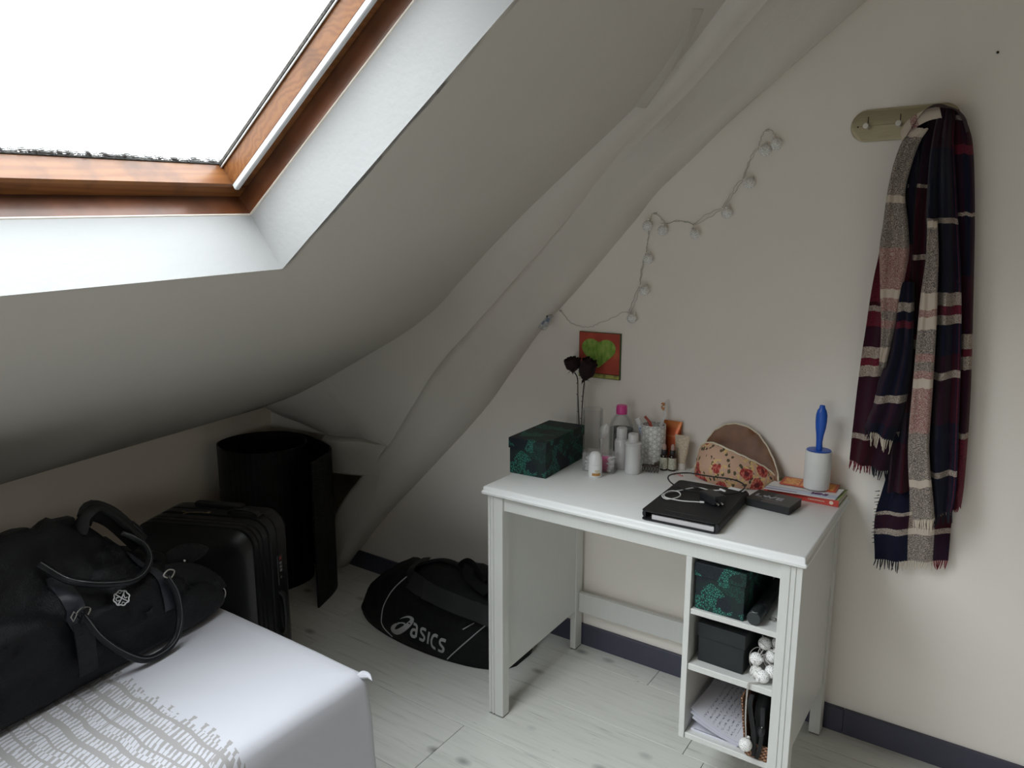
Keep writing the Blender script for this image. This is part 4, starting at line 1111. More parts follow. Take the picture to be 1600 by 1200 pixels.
m_bb = mat('black_box_card', (.011, .014, .015), .65, .1)
lidded_box('storage_box', 'plain black lidded box in the middle desk compartment', (.7075, -.385, S2z), radians(-1.5), .121, .20, .105, .036, m_bb)

# perforated light balls
def ball_mat():
    M = Mat('perforated_ball'); d = M.voro(M.coord(), 270, rnd=.3); hole = M.math('LESS_THAN', d, .27)
    M.set('Base Color', M.mix(hole, (.86, .85, .83), (.14, .135, .13))); M.set('Roughness', .5); M.bump(hole, -.2, .001); return M.m
m_ball = ball_mat()
BR = .0158
ball_vf = join(lathe([(0, -BR)] + [(BR * cos(a), BR * sin(a)) for a in [radians(-80 + 160 * q / 12) for q in range(13)]] + [(.004, BR), (.0042, BR + .005), (0, BR + .0055)], 20))
ball_me = mesh('light_ball', ball_vf, m_ball, 50)
m_wire = mat('clear_wire', (.46, .44, .41), .35)
ls = thing('string_lights', 'bundle of white ball string lights on the middle desk shelf', 'string lights', (.80, -.46, S2z))
b0 = Vector((.80, -.46, S2z))
balls = [(.789, -.470, .4225, .4, 1.2), (.7935, -.478, .3935, 1.2, .5), (.812, -.488, .3925, 2.0, 1.4), (.822, -.452, .432, .1, .3), (.8265, -.468, .400, -1.1, .8), (.800, -.440, .452, .6, 2), (.830, -.430, .458, 0, 1), (.812, -.43, .410, 1, 2)]
for x, y, z, a, b in balls:
    o = obj('light_ball', ball_me, None, ls, Vector((x, y, z)) - b0, (a, b, 0))
hang = Vector((.7925, -.5285, .226))
o = obj('light_ball', ball_me, None, ls, hang - b0, (radians(-55), .2, 0))
obj('wire', tube([p - b0 for p in smooth_path([(.812, -.49, .3795), (.800, -.500, .379), (.787, -.508, .3775), (.784, -.5135, .371), (.7845, -.519, .345), (.786, -.524, .30), (.7905, -.527, .258), (.792, -.527, .242)], 5)], .0010, 5), m_wire, ls)
obj('wire', tube([p - b0 for p in smooth_path([(.812, -.49, .3795), (.803, -.503, .3785), (.790, -.510, .378), (.7865, -.5145, .370), (.7862, -.520, .33), (.7885, -.525, .29), (.793, -.5275, .242)], 5)], .0010, 5), m_wire, ls)
ww = [(.789, -.487, .424)]
for k_ in range(26):
    c0_ = balls[rnd.randrange(len(balls))]
    a_, e2_ = rnd.uniform(0, 2 * pi), rnd.uniform(-.6, 1.2)
    ww.append((c0_[0] + .019 * cos(a_) * cos(e2_), min(-.40, c0_[1] + .019 * sin(a_) * cos(e2_)), max(.380, c0_[2] + .019 * sin(e2_))))
obj('wire', tube([Vector((min(max(p.x, .775), .856), max(p.y, -.505), max(p.z, .3785))) - b0 for p in smooth_path(ww, 5)], .0010, 5), m_wire, ls)

# papers
def paper_mat(name, ink=True):
    M = Mat(name); base = (.70, .70, .77)
    if ink:
        xyz = M.sep(M.tc.outputs['Object'])
        rows = M.math('LESS_THAN', M.math('ABSOLUTE', M.math('SUBTRACT', M.math('FRACT', M.math('MULTIPLY', xyz[0], 85.0)), .5)), .20)
        wr = M.math('GREATER_THAN', M.noise(M.coord((260, 130, 1)), 1.0, 3, .7), .52)
        area = M.math('MULTIPLY', M.math('GREATER_THAN', xyz[0], -.032), M.math('LESS_THAN', xyz[0], .052))
        area = M.math('MULTIPLY', area, M.math('GREATER_THAN', xyz[1], -.110))
        f = M.math('MULTIPLY', M.math('MULTIPLY', rows, wr), area)
        M.set('Base Color', M.mix(M.math('MULTIPLY', f, .75), base, (.10, .10, .14)))
    else: M.set('Base Color', (*base, 1))
    M.set('Roughness', .8); return M.m
m_plain, m_hand = paper_mat('plain_paper', False), paper_mat('handwritten_paper', True)
nb = thing('notepad', 'ring-bound notepad under the loose sheets in the bottom desk compartment', 'notepad', (.700, -.385, S3z))
obj('page_block', bx(-.058, .062, -.105, .105, 0, .006, .0005), m_plain, nb)
obj('ring_holes', bx(-.050, .055, -.1053, -.1020, .0061, .0063, .0001), mat('punched_edge', (.30, .30, .34), .8, .9, 1400), nb)
def sheet(lift, tilt, sk):
    def fn(s, q):
        x = -.062 + .128 * s; y = -.12 + .24 * q
        return Vector((x, y + sk * (s - .5) * .2, .0005 + lift * (1 - s) ** 1.7 * (1.05 - .25 * q) + tilt * s + .004 * q * sin(pi * s)))
    return thick(fn, 14, 10, (0, 0, .0007))
for lab, z, lift, loc, rz, m in (('lower plain loose sheet curling up in the bottom desk compartment', .0068, .034, (.7035, -.378), .06, m_plain), ('middle loose sheet curling up in the bottom desk compartment', .0100, .040, (.7015, -.374), .01, m_plain), ('handwritten letter on top of the loose sheets in the bottom compartment', .0135, .043, (.7045, -.368), -.03, m_hand)):
    t = thing('paper_sheet', lab, 'paper', (loc[0], loc[1], S3z + z), rz, 'loose sheets in the bottom compartment'); obj('sheet', sheet(lift, .0, .0), m, t)
# woven basket with a black bag in it
def woven():
    M = Mat('woven_straw'); c = M.coord()
    xyz = M.sep(c); wv = M.math('MULTIPLY', M.math('SINE', M.math('MULTIPLY', M.math('ADD', xyz[2], M.math('MULTIPLY', xyz[1], .5)), 620.0)), M.math('SINE', M.math('MULTIPLY', M.math('SUBTRACT', M.math('ADD', xyz[1], xyz[0]), M.math('MULTIPLY', xyz[2], .3)), 480.0)))
    M.set('Base Color', M.ramp(M.math('MULTIPLY_ADD', wv, .5, .5), [(.25, (.06, .025, .012)), (.5, (.24, .11, .055)), (.85, (.42, .22, .12))])); M.set('Roughness', .6); M.bump(wv, .7, .003); return M.m
m_woven = woven()
bs_ = thing('woven_basket', 'brown woven basket in the bottom desk compartment', 'basket', (.812, -.39, S3z))
obj('basket_floor', bx(-.027, .040, -.110, .115, 0, .004, .001), m_woven, bs_)
def side(pts): return loft([[(x, y0, z), (x + .004, y0, z), (x + .004, y1, z), (x, y1, z)] for x, z, y0, y1 in pts])
obj('basket_side', side([(-.0275, 0, -.112, .115), (-.033, .05, -.113, .115), (-.0400, .11, -.1135, .115), (-.0440, .150, -.114, .115)]), m_woven, bs_)
obj('basket_side', side([(.040, 0, -.112, .115), (.041, .05, -.113, .115), (.042, .11, -.113, .115)]), m_woven, bs_)
obj('basket_side', bx(-.0225, .040, -.116, -.112, 0, .040, .001), m_woven, bs_)
obj('basket_side', bx(-.0225, .040, .111, .115, 0, .11, .001), m_woven, bs_)
bg = thing('cloth_pouch', 'black pouch with straps stuffed into the woven basket', 'bag', (.812, -.39, S3z + .005))
def pch(s, q):
    a = 2 * pi * s; z = .003 + .150 * q
    rx_, ry_ = .026 - .002 * q, .100 * (1 - .25 * q ** 3)
    f = 1 + .10 * fbm((cos(a) * 1.5, sin(a) * 1.5, q * 3), 1.3)
    return Vector((.0045 - .010 * q + rx_ * cos(a) * f * (1 - q ** 8), ry_ * sin(a) * f * (1 - q ** 8) , z))
pv = grid(pch, 28, 12)
m_bag = mat('black_cloth', (.009, .009, .010), .75, .2, 60, .3, 500, .0006)
obj('pouch_body', pv, m_bag, bg, smooth=60)
obj('strap', tube(smooth_path([(-.022, -.098, .150), (-.020, -.1185, .13), (-.008, -.1215, .07), (-.002, -.1225, .005)], 5), .0065, 6, flat=.25), m_bag, bg)
obj('strap', tube(smooth_path([(.004, -.092, .12), (.012, -.1185, .075), (.010, -.123, .03), (.004, -.1235, .002)], 5), .0055, 6, flat=.3), m_bag, bg)
obj('toggle', xf(lathe([(0, 0), (.006, .001), (.0085, .008), (.0088, .016), (.006, .024), (0, .026)], 14), T(.010, -.118, .062)), m_black, bg)
obj('stud', xf(lathe([(0, 0), (.0018, 0), (.0014, .0016), (0, .002)], 8), T(.012, -.1235, .090) @ RX(pi / 2)), m_metal, bg)
# ================================================================== FLOOR: MAT, SUITCASE, BAGS
# rolled rubber mat
rm = thing('rolled_mat', 'tall roll of black rubber matting standing in the corner', 'mat', (-1.33, -.27, 0))
Pm = smooth_path([(x, y, 0) for x, y in [(-.935, -.368), (-.985, -.245), (-1.035, -.180), (-1.115, -.140), (-1.30, -.092), (-1.45, -.125), (-1.532, -.25), (-1.50, -.385), (-1.37, -.447), (-1.22, -.418), (-1.160, -.31), (-1.178, -.19), (-1.30, -.112), (-1.43, -.145), (-1.49, -.22)]], 8)
rings = []
for i, q in enumerate(Pm):
    t_ = (Pm[min(i + 1, len(Pm) - 1)] - Pm[max(i - 1, 0)]).normalized(); nn = Vector((-t_.y, t_.x, 0)) * .0035; q = q - Vector((-1.33, -.27, 0))
    f_ = max(0, 1 - i / 26) 
    bot = .0
    rings.append([q + nn + Vector((0, 0, bot)), q + nn + Vector((0, 0, .599)), q + nn * .5 + Vector((0, 0, .600)), q - nn * .5 + Vector((0, 0, .600)), q - nn + Vector((0, 0, .599)), q - nn + Vector((0, 0, bot))])
M = Mat('black_rubber_mat'); xyz = M.sep(M.tc.outputs['Object'])
ang = M.math('MULTIPLY', M.math('ADD', xyz[0], xyz[1]), 260.0)
hb = M.math('ABSOLUTE', M.math('SUBTRACT', M.math('FRACT', M.math('MULTIPLY', ang, .12)), .5))
rib = M.math('SINE', M.math('MULTIPLY', M.math('ADD', xyz[2], M.math('MULTIPLY', hb, .016)), 900.0))
M.set('Base Color', (.006, .006, .0068, 1)); M.set('Roughness', .45); M.set('Specular IOR Level', .3); M.bump(rib, .5, .002)
obj('mat_sheet', loft(rings), M.m, rm, smooth=40)

# suitcase
sc = thing('suitcase', 'black hard-shell suitcase standing between the bed and the rolled mat', 'suitcase', (-.713, -1.03, 0), atan2(.40, .915))
m_shell = mat('black_polycarbonate', (.007, .007, .0085), .36, .1, 40, .10, 500, .0004)
W_, H0, H1 = .40, .036, .598
def shell(layers, r=.062):
    rs = []
    for y, ins in layers:
        rs.append([(x, y, z + (H0 + H1) / 2) for x, z in rrect(W_ - 2 * ins, H1 - H0 - 2 * ins, max(r - ins * .55, .02), 7)])
    return loft(rs)
obj('front_shell', shell([(0, .085), (.004, .058), (.014, .030), (.028, .012), (.040, .004), (.042, .007), (.046, .007), (.048, .001), (.062, .0), (.064, .004), (.069, .004), (.071, 0), (.085, 0), (.087, .004), (.092, .004), (.094, 0), (.118, 0), (.121, .004)]), m_shell, sc, smooth=40)
obj('zip_band', shell([(.1212, .006), (.1325, .006)]), mat('black_zip', (.006, .006, .006), .8, .2, 300, .5, 900, .001), sc, smooth=40)
obj('back_shell', shell([(.1328, .004), (.136, 0), (.165, 0), (.167, .004), (.172, .004), (.174, 0), (.215, .0), (.235, .006), (.252, .020), (.264, .045), (.268, .08)]), m_shell, sc, smooth=40)
obj('top_handle', tube(smooth_path([(.055, .150, .594), (.060, .150, .607), (.085, .150, .612), (.125, .150, .612), (.150, .150, .607), (.155, .150, .594)], 4), .0085, 8, flat=.5), m_black, sc)
obj('handle_recess', bx(-.02, .16, .130, .170, .596, .5995, .001), m_black, sc)
obj('trolley_handle', rrect_loft(.17, .030, [(.594, 0), (.606, 0), (.609, .003)], .012, 4, (-.01, .205)), m_black, sc)
sh = obj('side_handle', tube(smooth_path([(.198, .172, .20), (.212, .172, .215), (.216, .172, .27), (.212, .172, .325), (.198, .172, .34)], 4), .010, 8, flat=.6), m_black, sc)
lk = obj('combination_lock', bx(.1985, .2035, .162, .192, .365, .462, .002), mat('lock_plate', (.009, .009, .010), .4), sc)
for k_ in range(3):
    obj('number_wheel', xf(lathe([(0, -.004), (.006, -.004), (.0065, -.002), (.0065, .002), (.006, .004), (0, .004)], 14), T(.2015, .177, .412 + .012 * k_)), mat('grey_wheel', (.17, .165, .16), .5, .9, 700), lk)
obj('key_slot', xf(lathe([(0, 0), (.005, 0), (.005, .001), (0, .001)], 14), T(.2035, .177, .388) @ RY(pi / 2)), m_metal, lk)
obj('lock_mark', bx(.2036, .2042, .172, .184, .446, .456, .0002), mat('red_mark', (.35, .07, .06), .5, .8, 500), lk)
m_brass = mat('worn_brass', (.33, .27, .16), .35, .3, 80, metal=.8)
for q in ([(-.088, .1275, .5945), (-.070, .1265, .601), (-.045, .128, .603), (-.024, .134, .602), (-.010, .140, .5985)], [(-.080, .134, .597), (-.092, .1365, .600), (-.096, .138, .5985)]):
    obj('zip_puller', tube(smooth_path(q, 3), .0028, 6, flat=.6), m_brass, sc)
obj('zip_puller', xf(lathe([(0, 0), (.006, 0), (.007, .002), (.006, .004), (0, .004)], 10), T(-.008, .141, .5985)), m_brass, sc)
for x in (-.15, .15):
    for y in (.055, .21):
        obj('wheel', xf(lathe([(0, -.009), (.016, -.009), (.019, -.006), (.019, .006), (.016, .009), (0, .009)], 16), T(x, y, .0195) @ RX(pi / 2)), m_black, sc)
        obj('wheel_housing', bx(x - .017, x + .017, y - .013, y + .013, .030, .046, .003), m_black, sc)

# leather travel bag on the bed: local x along the bag, y away from the viewer
def leather(name, rough=.46, b=.9):
    M = Mat(name); c = M.coord(); M.set('Base Color', M.ramp(M.noise(c, 6, 3), [(.3, (.0042, .0044, .0055)), (.7, (.008, .0085, .0105))]))
    M.set('Roughness', M.math('MULTIPLY_ADD', M.noise(c, 8, 3), .25, rough - .12)); M.set('Specular IOR Level', .24)
    h = M.math('ADD', M.math('MULTIPLY', M.noise(M.coord((1, 1, 1)), 13, 4), 5.0), M.math('ADD', M.noise(c, 420, 3), M.math('MULTIPLY', M.noise(M.coord((1.2, 3, 3)), 9, 4), 3.5)))
    M.bump(h, b * .5, .0032); return M.m
m_leather, m_leather2 = leather('black_leather'), leather('smooth_black_leather', .34, .3)
m_tab = mat('blue_black_leather_sheen', (.020, .023, .031), .40, .2, 40, .2, 300, .0005)  # blue-black tabs, colour lightened to stand in for their sheen
tbag = thing('travel_bag', 'large black leather travel bag slumped on the bed', 'bag', (-.31, -1.41, .5075), atan2(.992, -.124))
ST = [(-.43, .05, .09, .45), (-.415, .10, .17, .7), (-.37, .14, .235, .9), (-.30, .165, .275, 1), (-.22, .172, .300, 1), (-.14, .170, .318, 1), (-.06, .165, .320, 1), (.0, .162, .302, 1), (.05, .160, .262, 1), (.10, .158, .205, 1), (.15, .150, .176, 1), (.20, .132, .150, .98), (.245, .10, .112, .92), (.275, .06, .07, .8), (.288, .025, .03, .6)]
rings = []
for l, f_, t_, ds in ST:
    k_ = min(1, f_ / .15)
    r_ = [(.03, .0), (-.006, .010), (-.018, .05 * k_), (-.018, f_ * .72), (-.004, f_), (.035, f_ + (t_ - f_) * .30), (.085, f_ + (t_ - f_) * .70), (.14, t_), (.20, t_ * .97), (.26, t_ * .82), (.30, t_ * .55), (.312, .08 * k_), (.30, .008), (.25, 0), (.14, 0)]
    rings.append([(l, .15 + (y - .15) * ds, z) for y, z in r_])
# resample along and around
def refine(rings, ku, kv):
    n = len(rings[0]); cols_ = [smooth_path([r[j] for r in rings], ku) for j in range(n)]
    return [smooth_path([cols_[j][i] for j in range(n)], kv, True) for i in range(len(cols_[0]))]
fr = refine(rings, 4, 4)
fr2 = []
for r in fr:
    rr_ = []
    for p in r:
        q = Vector(p); a = min(1, max(0, (q.z - .015) / .05))
        d_ = fbm((q.x * 1.0, q.y * 1.6, q.z * 1.6), 9, 4) * .012 * a - max(0, .16 - abs(fbm((q.x + q.z * .7, q.y * .8, q.z * 1.8), 5.5, 2))) * .13 * a
        q += Vector((0, -.6 if q.y < .1 else .3, .8 if q.z > .1 else .1)) * d_
        q.z = max(q.z, 0.0); rr_.append(q)
    fr2.append(rr_)
tb_vf = outward(loft(fr2))
obj('bag_body', tb_vf, m_leather, tbag, smooth=70)
bv_bag = BVHTree.FromPolygons([tuple(p) for p in tb_vf[0]], tb_vf[1])
m_edge = mat('grey_edge_highlight', (.09, .09, .095), .3)  # grey line that paints in the lit edge of the handles
def hug(pts, lift):
    """pull a path towards the bag so that it rests on it"""
    out = []
    for p in pts:
        h = bv_bag.find_nearest(p); d_ = (p - h[0]); inside = d_.dot(h[1]) < 0
        if inside or d_.length < lift: out.append(h[0] + h[1] * lift)
        else: out.append(p)
    return out
H1_ = hug(smooth_path([(-.110, -.030, .178), (-.102, -.036, .158), (-.080, -.040, .110), (-.038, -.042, .055), (.008, -.044, .016), (.055, -.044, .011), (.088, -.042, .028), (.106, -.038, .070), (.104, -.034, .127), (.092, -.024, .168)], 6), .0085)
hn = obj('handle', tube(H1_, .0082, 10), m_leather2, tbag)
obj('edge_highlight', tube([p + Vector((0, -.0072, .0048)) for p in H1_], .0011, 5), m_edge, hn)
H2_ = hug(smooth_path([(-.125, .065, .27), (-.100, .030, .235), (-.078, .002, .222), (-.038, -.012, .206), (.014, -.012, .190), (.054, .0, .190), (.092, .030, .202), (.104, .060, .222), (.098, .090, .238), (.085, .11, .25)], 6), .0085)
hn = obj('handle', tube(H2_, .0080, 10), m_leather2, tbag)
obj('edge_highlight', tube([p + Vector((0, -.0070, .0046)) for p in H2_], .0010, 5), m_edge, hn)
def strap_patch(name, pts, wdt, lift, m, par=tbag, n=10):
    c_ = smooth_path(pts, 4); v = []
    for i, p in enumerate(c_):
        for k_ in range(5):
            q = p + Vector((1, 0, 0)) * wdt * (k_ / 4 - .5); h = bv_bag.find_nearest(q); v.append(h[0] + h[1] * lift)
    f = [[i * 5 + k_, i * 5 + k_ + 1, (i + 1) * 5 + k_ + 1, (i + 1) * 5 + k_] for i in range(len(c_) - 1) for k_ in range(4)]
    b = [p - Vector((0, 0, 0)) for p in v]
    bot = []
    for p in v:
        h = bv_bag.find_nearest(p); bot.append(h[0] - h[1] * .002)
    return obj(name, (v + bot, f + [[i + len(v) for i in q] for q in f]), m, par, smooth=60)
for l in (-.101, .097):
    strap_patch('handle_tab', [(l, .06, .235), (l, .02, .20), (l, -.012, .165), (l, -.02, .13), (l, -.02, .09)], .036, .0050, m_tab)
    obj('ring_fitting', tube(hug(smooth_path([(l - .014, -.026, .176), (l, -.030, .166), (l + .014, -.026, .176), (l, -.024, .184)], 4, True), .004), .0017, 6, True), m_metal, tbag)
# emblem: scalloped ring with crossed strokes and C, L letters
em = []
def stroke2(pts, r=.0013, closed=False): em.append(tube([Vector((x, 0, z)) for x, z in pts], r, 6, closed))
stroke2([(.0160 * (1 + .07 * cos(8 * a)) * cos(a), .0155 * (1 + .07 * cos(8 * a)) * sin(a)) for a in [2 * pi * q / 48 for q in range(48)]], .0014, True)
stroke2([(-.0098, .0112), (-.002, .002), (.0032, -.004), (.0105, -.0108)]); stroke2([(.0098, .0112), (.002, .002), (-.0032, -.004), (-.0105, -.0108)])
stroke2([(-.0058, .0028), (-.0082, .0042), (-.0108, .0028), (-.0118, 0), (-.0108, -.0028), (-.0082, -.004), (-.0058, -.0026)], .0011)
stroke2([(.0065, .0062), (.0062, -.0012), (.0082, -.0032), (.0115, -.0022)], .0011); stroke2([(-.003, -.0118), (0, -.0088), (.003, -.0118)], .0009); stroke2([(-.003, .0122), (0, .0095), (.003, .0122)], .0009)
emv = join(*em)
hc_ = [bv_bag.ray_cast(Vector((x_, -.2, z_)), Vector((0, 1, 0))) for x_ in (-.022, -.010, .002) for z_ in (.146, .158, .168)]
nn_ = sum((h[1] for h in hc_ if h[0]), Vector()).normalized(); cc_ = sum((h[0] for h in hc_ if h[0]), Vector()) / len(hc_)
ux_ = (Vector((1, 0, -.10)) - nn_ * nn_.dot(Vector((1, 0, -.10)))).normalized(); far_ = max((h[0] - cc_).dot(nn_) for h in hc_)
obj('emblem', xf(emv, frame(cc_ + nn_ * (far_ * .7 + .0060), ux_, -nn_, ux_.cross(-nn_))), mat('silver_emblem', (.62, .62, .63), .4), tbag, label='silver round monogram emblem')
tg = obj('luggage_tag', loft([[(x + .1 * (.165 - z) * .0 - .113, -.036 - .004 * sin(pi * q / 6) - dy, z) for x, dy in ((-.0195, 0), (.0195, 0), (.0195, .0035), (-.0195, .0035))] for q, z in enumerate((.163, .150, .128, .105, .082, .060, .050))]), m_leather, tbag)
obj('tag_clip', tube([(-.128, -.034, .17), (-.134, -.038, .182), (-.128, -.040, .192), (-.120, -.036, .182)], .0014, 6, True), m_metal, tg)
obj('tag_strap', tube(smooth_path([(-.118, -.038, .162), (-.112, -.040, .176), (-.104, -.034, .184), (-.094, -.028, .178)], 3), .006, 6, flat=.3), m_leather2, tg)
# folded leaves of leather at the near end
def leaf(name, a, b, wdt, bulge, nrm):
    a, b, nrm = Vector(a), Vector(b), Vector(nrm).normalized(); side_ = (b - a).normalized().cross(nrm)
    fn = lambda s, q: a.lerp(b, s) + side_ * (q - .5) * 2 * wdt * (sin(pi * min(1, s * .92 + .08)) ** .7) + nrm * bulge * sin(pi * s) * (1 - (2 * q - 1) ** 2)
    return obj(name, thick(fn, 14, 6, tuple(-nrm * .003)), m_leather, tbag, smooth=60)
leaf('side_flap', (.112, .012, .168), (.288, .018, .052), .034, .012, (0, -1, .25))
lf_ = leaf('side_flap', (.155, .060, .172), (.302, .090, .135), .028, .010, (-.2, -1, .5))
obj('stud', xf(lathe([(0, 0), (.0030, 0), (.0026, .0016), (.001, .0026), (0, .0027)], 10), T(.178, .026, .163) @ RX(radians(70))), mat('bright_stud', (.75, .75, .76), .25, metal=.6), tbag)
obj('ring_fitting', tube([(.283 + .012 * cos(a), .034, .028 + .016 * sin(a)) for a in [2 * pi * q / 18 for q in range(18)]], .0016, 6, True), m_metal, tbag)
obj('pocket_seam', tube(hug(smooth_path([(-.046, -.03, .104), (.013, -.03, .094), (.076, -.03, .090)], 6), .0006), .0010, 5), m_leather2, tbag)
obj('top_tab', xf(bx(-.026, .026, -.014, .014, 0, .040, .004), T(-.030, .150, .278) @ RY(radians(7))), m_leather, tbag)
Ph = smooth_path([(-.005, .125, .278), (.012, .130, .306), (.030, .132, .318), (.052, .132, .316), (.078, .128, .292), (.105, .122, .256), (.125, .115, .228), (.142, .105, .190)], 4)
obj('shoulder_strap', tube(Ph, [.020 + .006 * sin(i * 1.1) * .3 for i in range(len(Ph))], 8, flat=.35, up=(0, 0, 1)), m_bag, tbag, smooth=60)
Ph2 = smooth_path([(.020, .140, .30), (.045, .155, .312), (.085, .150, .285), (.12, .14, .235), (.14, .13, .20)], 4)
obj('shoulder_strap', tube(Ph2, .024, 8, flat=.4, up=(0, 1, 0)), m_bag, tbag, smooth=60)
obj('strap_buckle', tube([(.112, .108, .262), (.132, .108, .236), (.140, .118, .240), (.120, .118, .266)], .0024, 6, True), m_black, tbag)

# sports bag on the floor
spb = thing('sports_bag', 'black fabric sports bag with white logo on the floor beside the desk', 'bag', (-.38, -.23, 0))
m_nyl = Mat('black_nylon'); m_nyl.set('Base Color', (.006, .006, .007, 1)); m_nyl.set('Roughness', .62); m_nyl.set('Specular IOR Level', .25)
m_nyl.bump(m_nyl.math('ADD', m_nyl.math('MULTIPLY', m_nyl.noise(m_nyl.coord((1, 1, 1.5)), 16, 5, .6), 6.0), m_nyl.noise(m_nyl.coord(), 500, 2)), .5, .003); m_nyl = m_nyl.m
SB = [(-.783, -.275, -.215, .03), (-.765, -.30, -.17, .085), (-.74, -.318, -.13, .125), (-.69, -.345, -.10, .172), (-.61, -.37, -.08, .22), (-.5, -.388, -.07, .258), (-.39, -.392, -.07, .282), (-.28, -.386, -.07, .285), (-.19, -.37, -.075, .280), (-.12, -.345, -.09, .250), (-.075, -.31, -.12, .185), (-.055, -.27, -.16, .09)]
rings = []
for x, F_, B_, h in SB:
    k_ = h / .28; m_ = (F_ + B_) / 2; wd_ = B_ - F_
    r_ = [(F_ + .12 * wd_, 0), (F_ + .01, .012 * k_), (F_, .08 * k_), (F_ + .05 * wd_, .55 * h), (F_ + .18 * wd_, .88 * h), (m_ - .05 * wd_, h), (m_ + .2 * wd_, .97 * h), (B_ - .15 * wd_, .8 * h), (B_ - .02 * wd_, .5 * h), (B_, .2 * h), (B_ - .05 * wd_, .01), (B_ - .2 * wd_, 0)]
    rings.append([(x + .38, y + .23, z) for y, z in r_])
fr = refine(rings, 4, 4); fr2 = []
for r in fr:
    rr_ = []
    for p in r:
        q = Vector(p); a = min(1, max(0, (q.z - .01) / .05))
        d_ = fbm((q.x, q.y, q.z * .8), 8, 4) * .016 * a - abs(fbm((q.x * 1.2, q.y, q.z), 5, 3)) * .014 * a
        q += Vector((0, -.5 if q.y < 0 else .5, .9)) * d_; q.z = max(q.z, 0); rr_.append(q)
    fr2.append(rr_)
sb_vf = outward(loft(fr2))
obj('bag_body', sb_vf, m_nyl, spb, smooth=70)
bv_s = BVHTree.FromPolygons([tuple(p) for p in sb_vf[0]], sb_vf[1])
SO_ = Vector((-.38, -.23, 0))
m_logo = mat('reflective_print', (.40, .40, .41), .5)
def ribbon(pts, wd_):
    P = [Vector((x, 0, z)) for x, z in pts]; v = []
    for i, p in enumerate(P):
        t_ = (P[min(i + 1, len(P) - 1)] - P[max(i - 1, 0)]).normalized(); nn = Vector((-t_.z, 0, t_.x)); w_ = wd_[i] if isinstance(wd_, list) else wd_
        v += [p + nn * w_ / 2, p - nn * w_ / 2]
    return v, [[2 * i, 2 * i + 1, 2 * i + 3, 2 * i + 2] for i in range(len(P) - 1)]
def dec(pts3, k=6): return [(p.x, p.z) for p in smooth_path([(x, 0, z) for x, z in pts3], k)]
LET = {'a': [[(.18, 1.0), (.45, 1.0), (.62, .93), (.68, .75), (.68, .4), (.68, .0)], [(.66, .56), (.4, .56), (.22, .5), (.12, .34), (.14, .14), (.3, .02), (.66, .02)]],
       's': [[(.78, 1.0), (.45, 1.0), (.24, .95), (.14, .80), (.18, .64), (.36, .54), (.52, .47), (.66, .36), (.66, .18), (.54, .04), (.36, .0), (.02, .0)]],
       'i': [[(.15, 1.0), (.15, .5), (.15, .0)]], 'c': [[(.78, 1.0), (.45, 1.0), (.22, .86), (.13, .6), (.13, .38), (.24, .12), (.48, .0), (.76, .0)]]}
def to_bag(vf, name, lift=.0012):
    v = [Vector((p.x, -.25, p.z)) for p in vf[0]]; out = []
    for p in v:
        h = bv_s.ray_cast(p, Vector((0, 1, 0))); out.append(h[0] + Vector((0, -lift, 0)) if h[0] else p)
    return obj(name, (out, vf[1]), m_logo, spb, smooth=60)
hx = -.427 + .38; Hh = .046; adv = {'a': .037, 's': .036, 'i': .017, 'c': .0365}; pw = .034
for chx in 'asics':
    for st in LET[chx]:
        pts = dec(st, 4); vf = ribbon(pts, .24)
        v = [Vector((hx + p.x * pw + .28 * p.z * Hh * .55, 0, (.052 + p.z * Hh) - .13 * (hx + p.x * pw + .02))) for p in vf[0]]
        to_bag((v, vf[1]), 'logo_letter')
    hx += adv[chx]
zp = [(560, 505), (545, 470), (480, 452), (400, 480), (330, 545), (318, 610), (370, 645), (450, 625), (560, 555), (635, 480), (662, 425), (640, 385), (580, 362), (510, 366), (465, 380)]
zw = [20, 24, 26, 46, 84, 110, 112, 112, 104, 88, 68, 44, 30, 18, 4]
def zmap(X, Y_):
    px, py = X / 13.333, Y_ / 13.333
    return ((px - 35.3) * .0033 - .470 + .38, .078 - ((py - 39) - .39 * (px - 35.3)) * .0026)
sp3 = smooth_path([(x, 0, y) for x, y in zp], 5); ww_ = [w_.x for w_ in smooth_path([(q, 0, 0) for q in zw], 5)]
vf = ribbon([(p.x, p.z) for p in sp3], ww_)
to_bag(([Vector((zmap(p.x, p.z)[0], 0, zmap(p.x, p.z)[1])) for p in vf[0]], vf[1]), 'logo_spiral')
def bag_line(name, pts, r, m, lift=.0008):
    out = []
    for p in smooth_path([(x + .38, -.25, z) for x, z in pts], 8):
        h = bv_s.ray_cast(p, Vector((0, 1, 0)))
        if h[0]: out.append(h[0] + h[1] * lift if h[1].y < 0 else h[0] - h[1] * lift)
    return obj(name, tube(out, r, 6), m, spb)
bag_line('piping', [(-.505, .228), (-.556, .165), (-.583, .090), (-.570, .040), (-.525, .012)], .0022, m_logo)
bag_line('piping', [(-.268, .010), (-.222, .062), (-.165, .125), (-.100, .195), (-.06, .225)], .0022, m_logo)
bag_line('zip_puller', [(-.208, .135), (-.174, .160)], .0020, m_logo, .003)
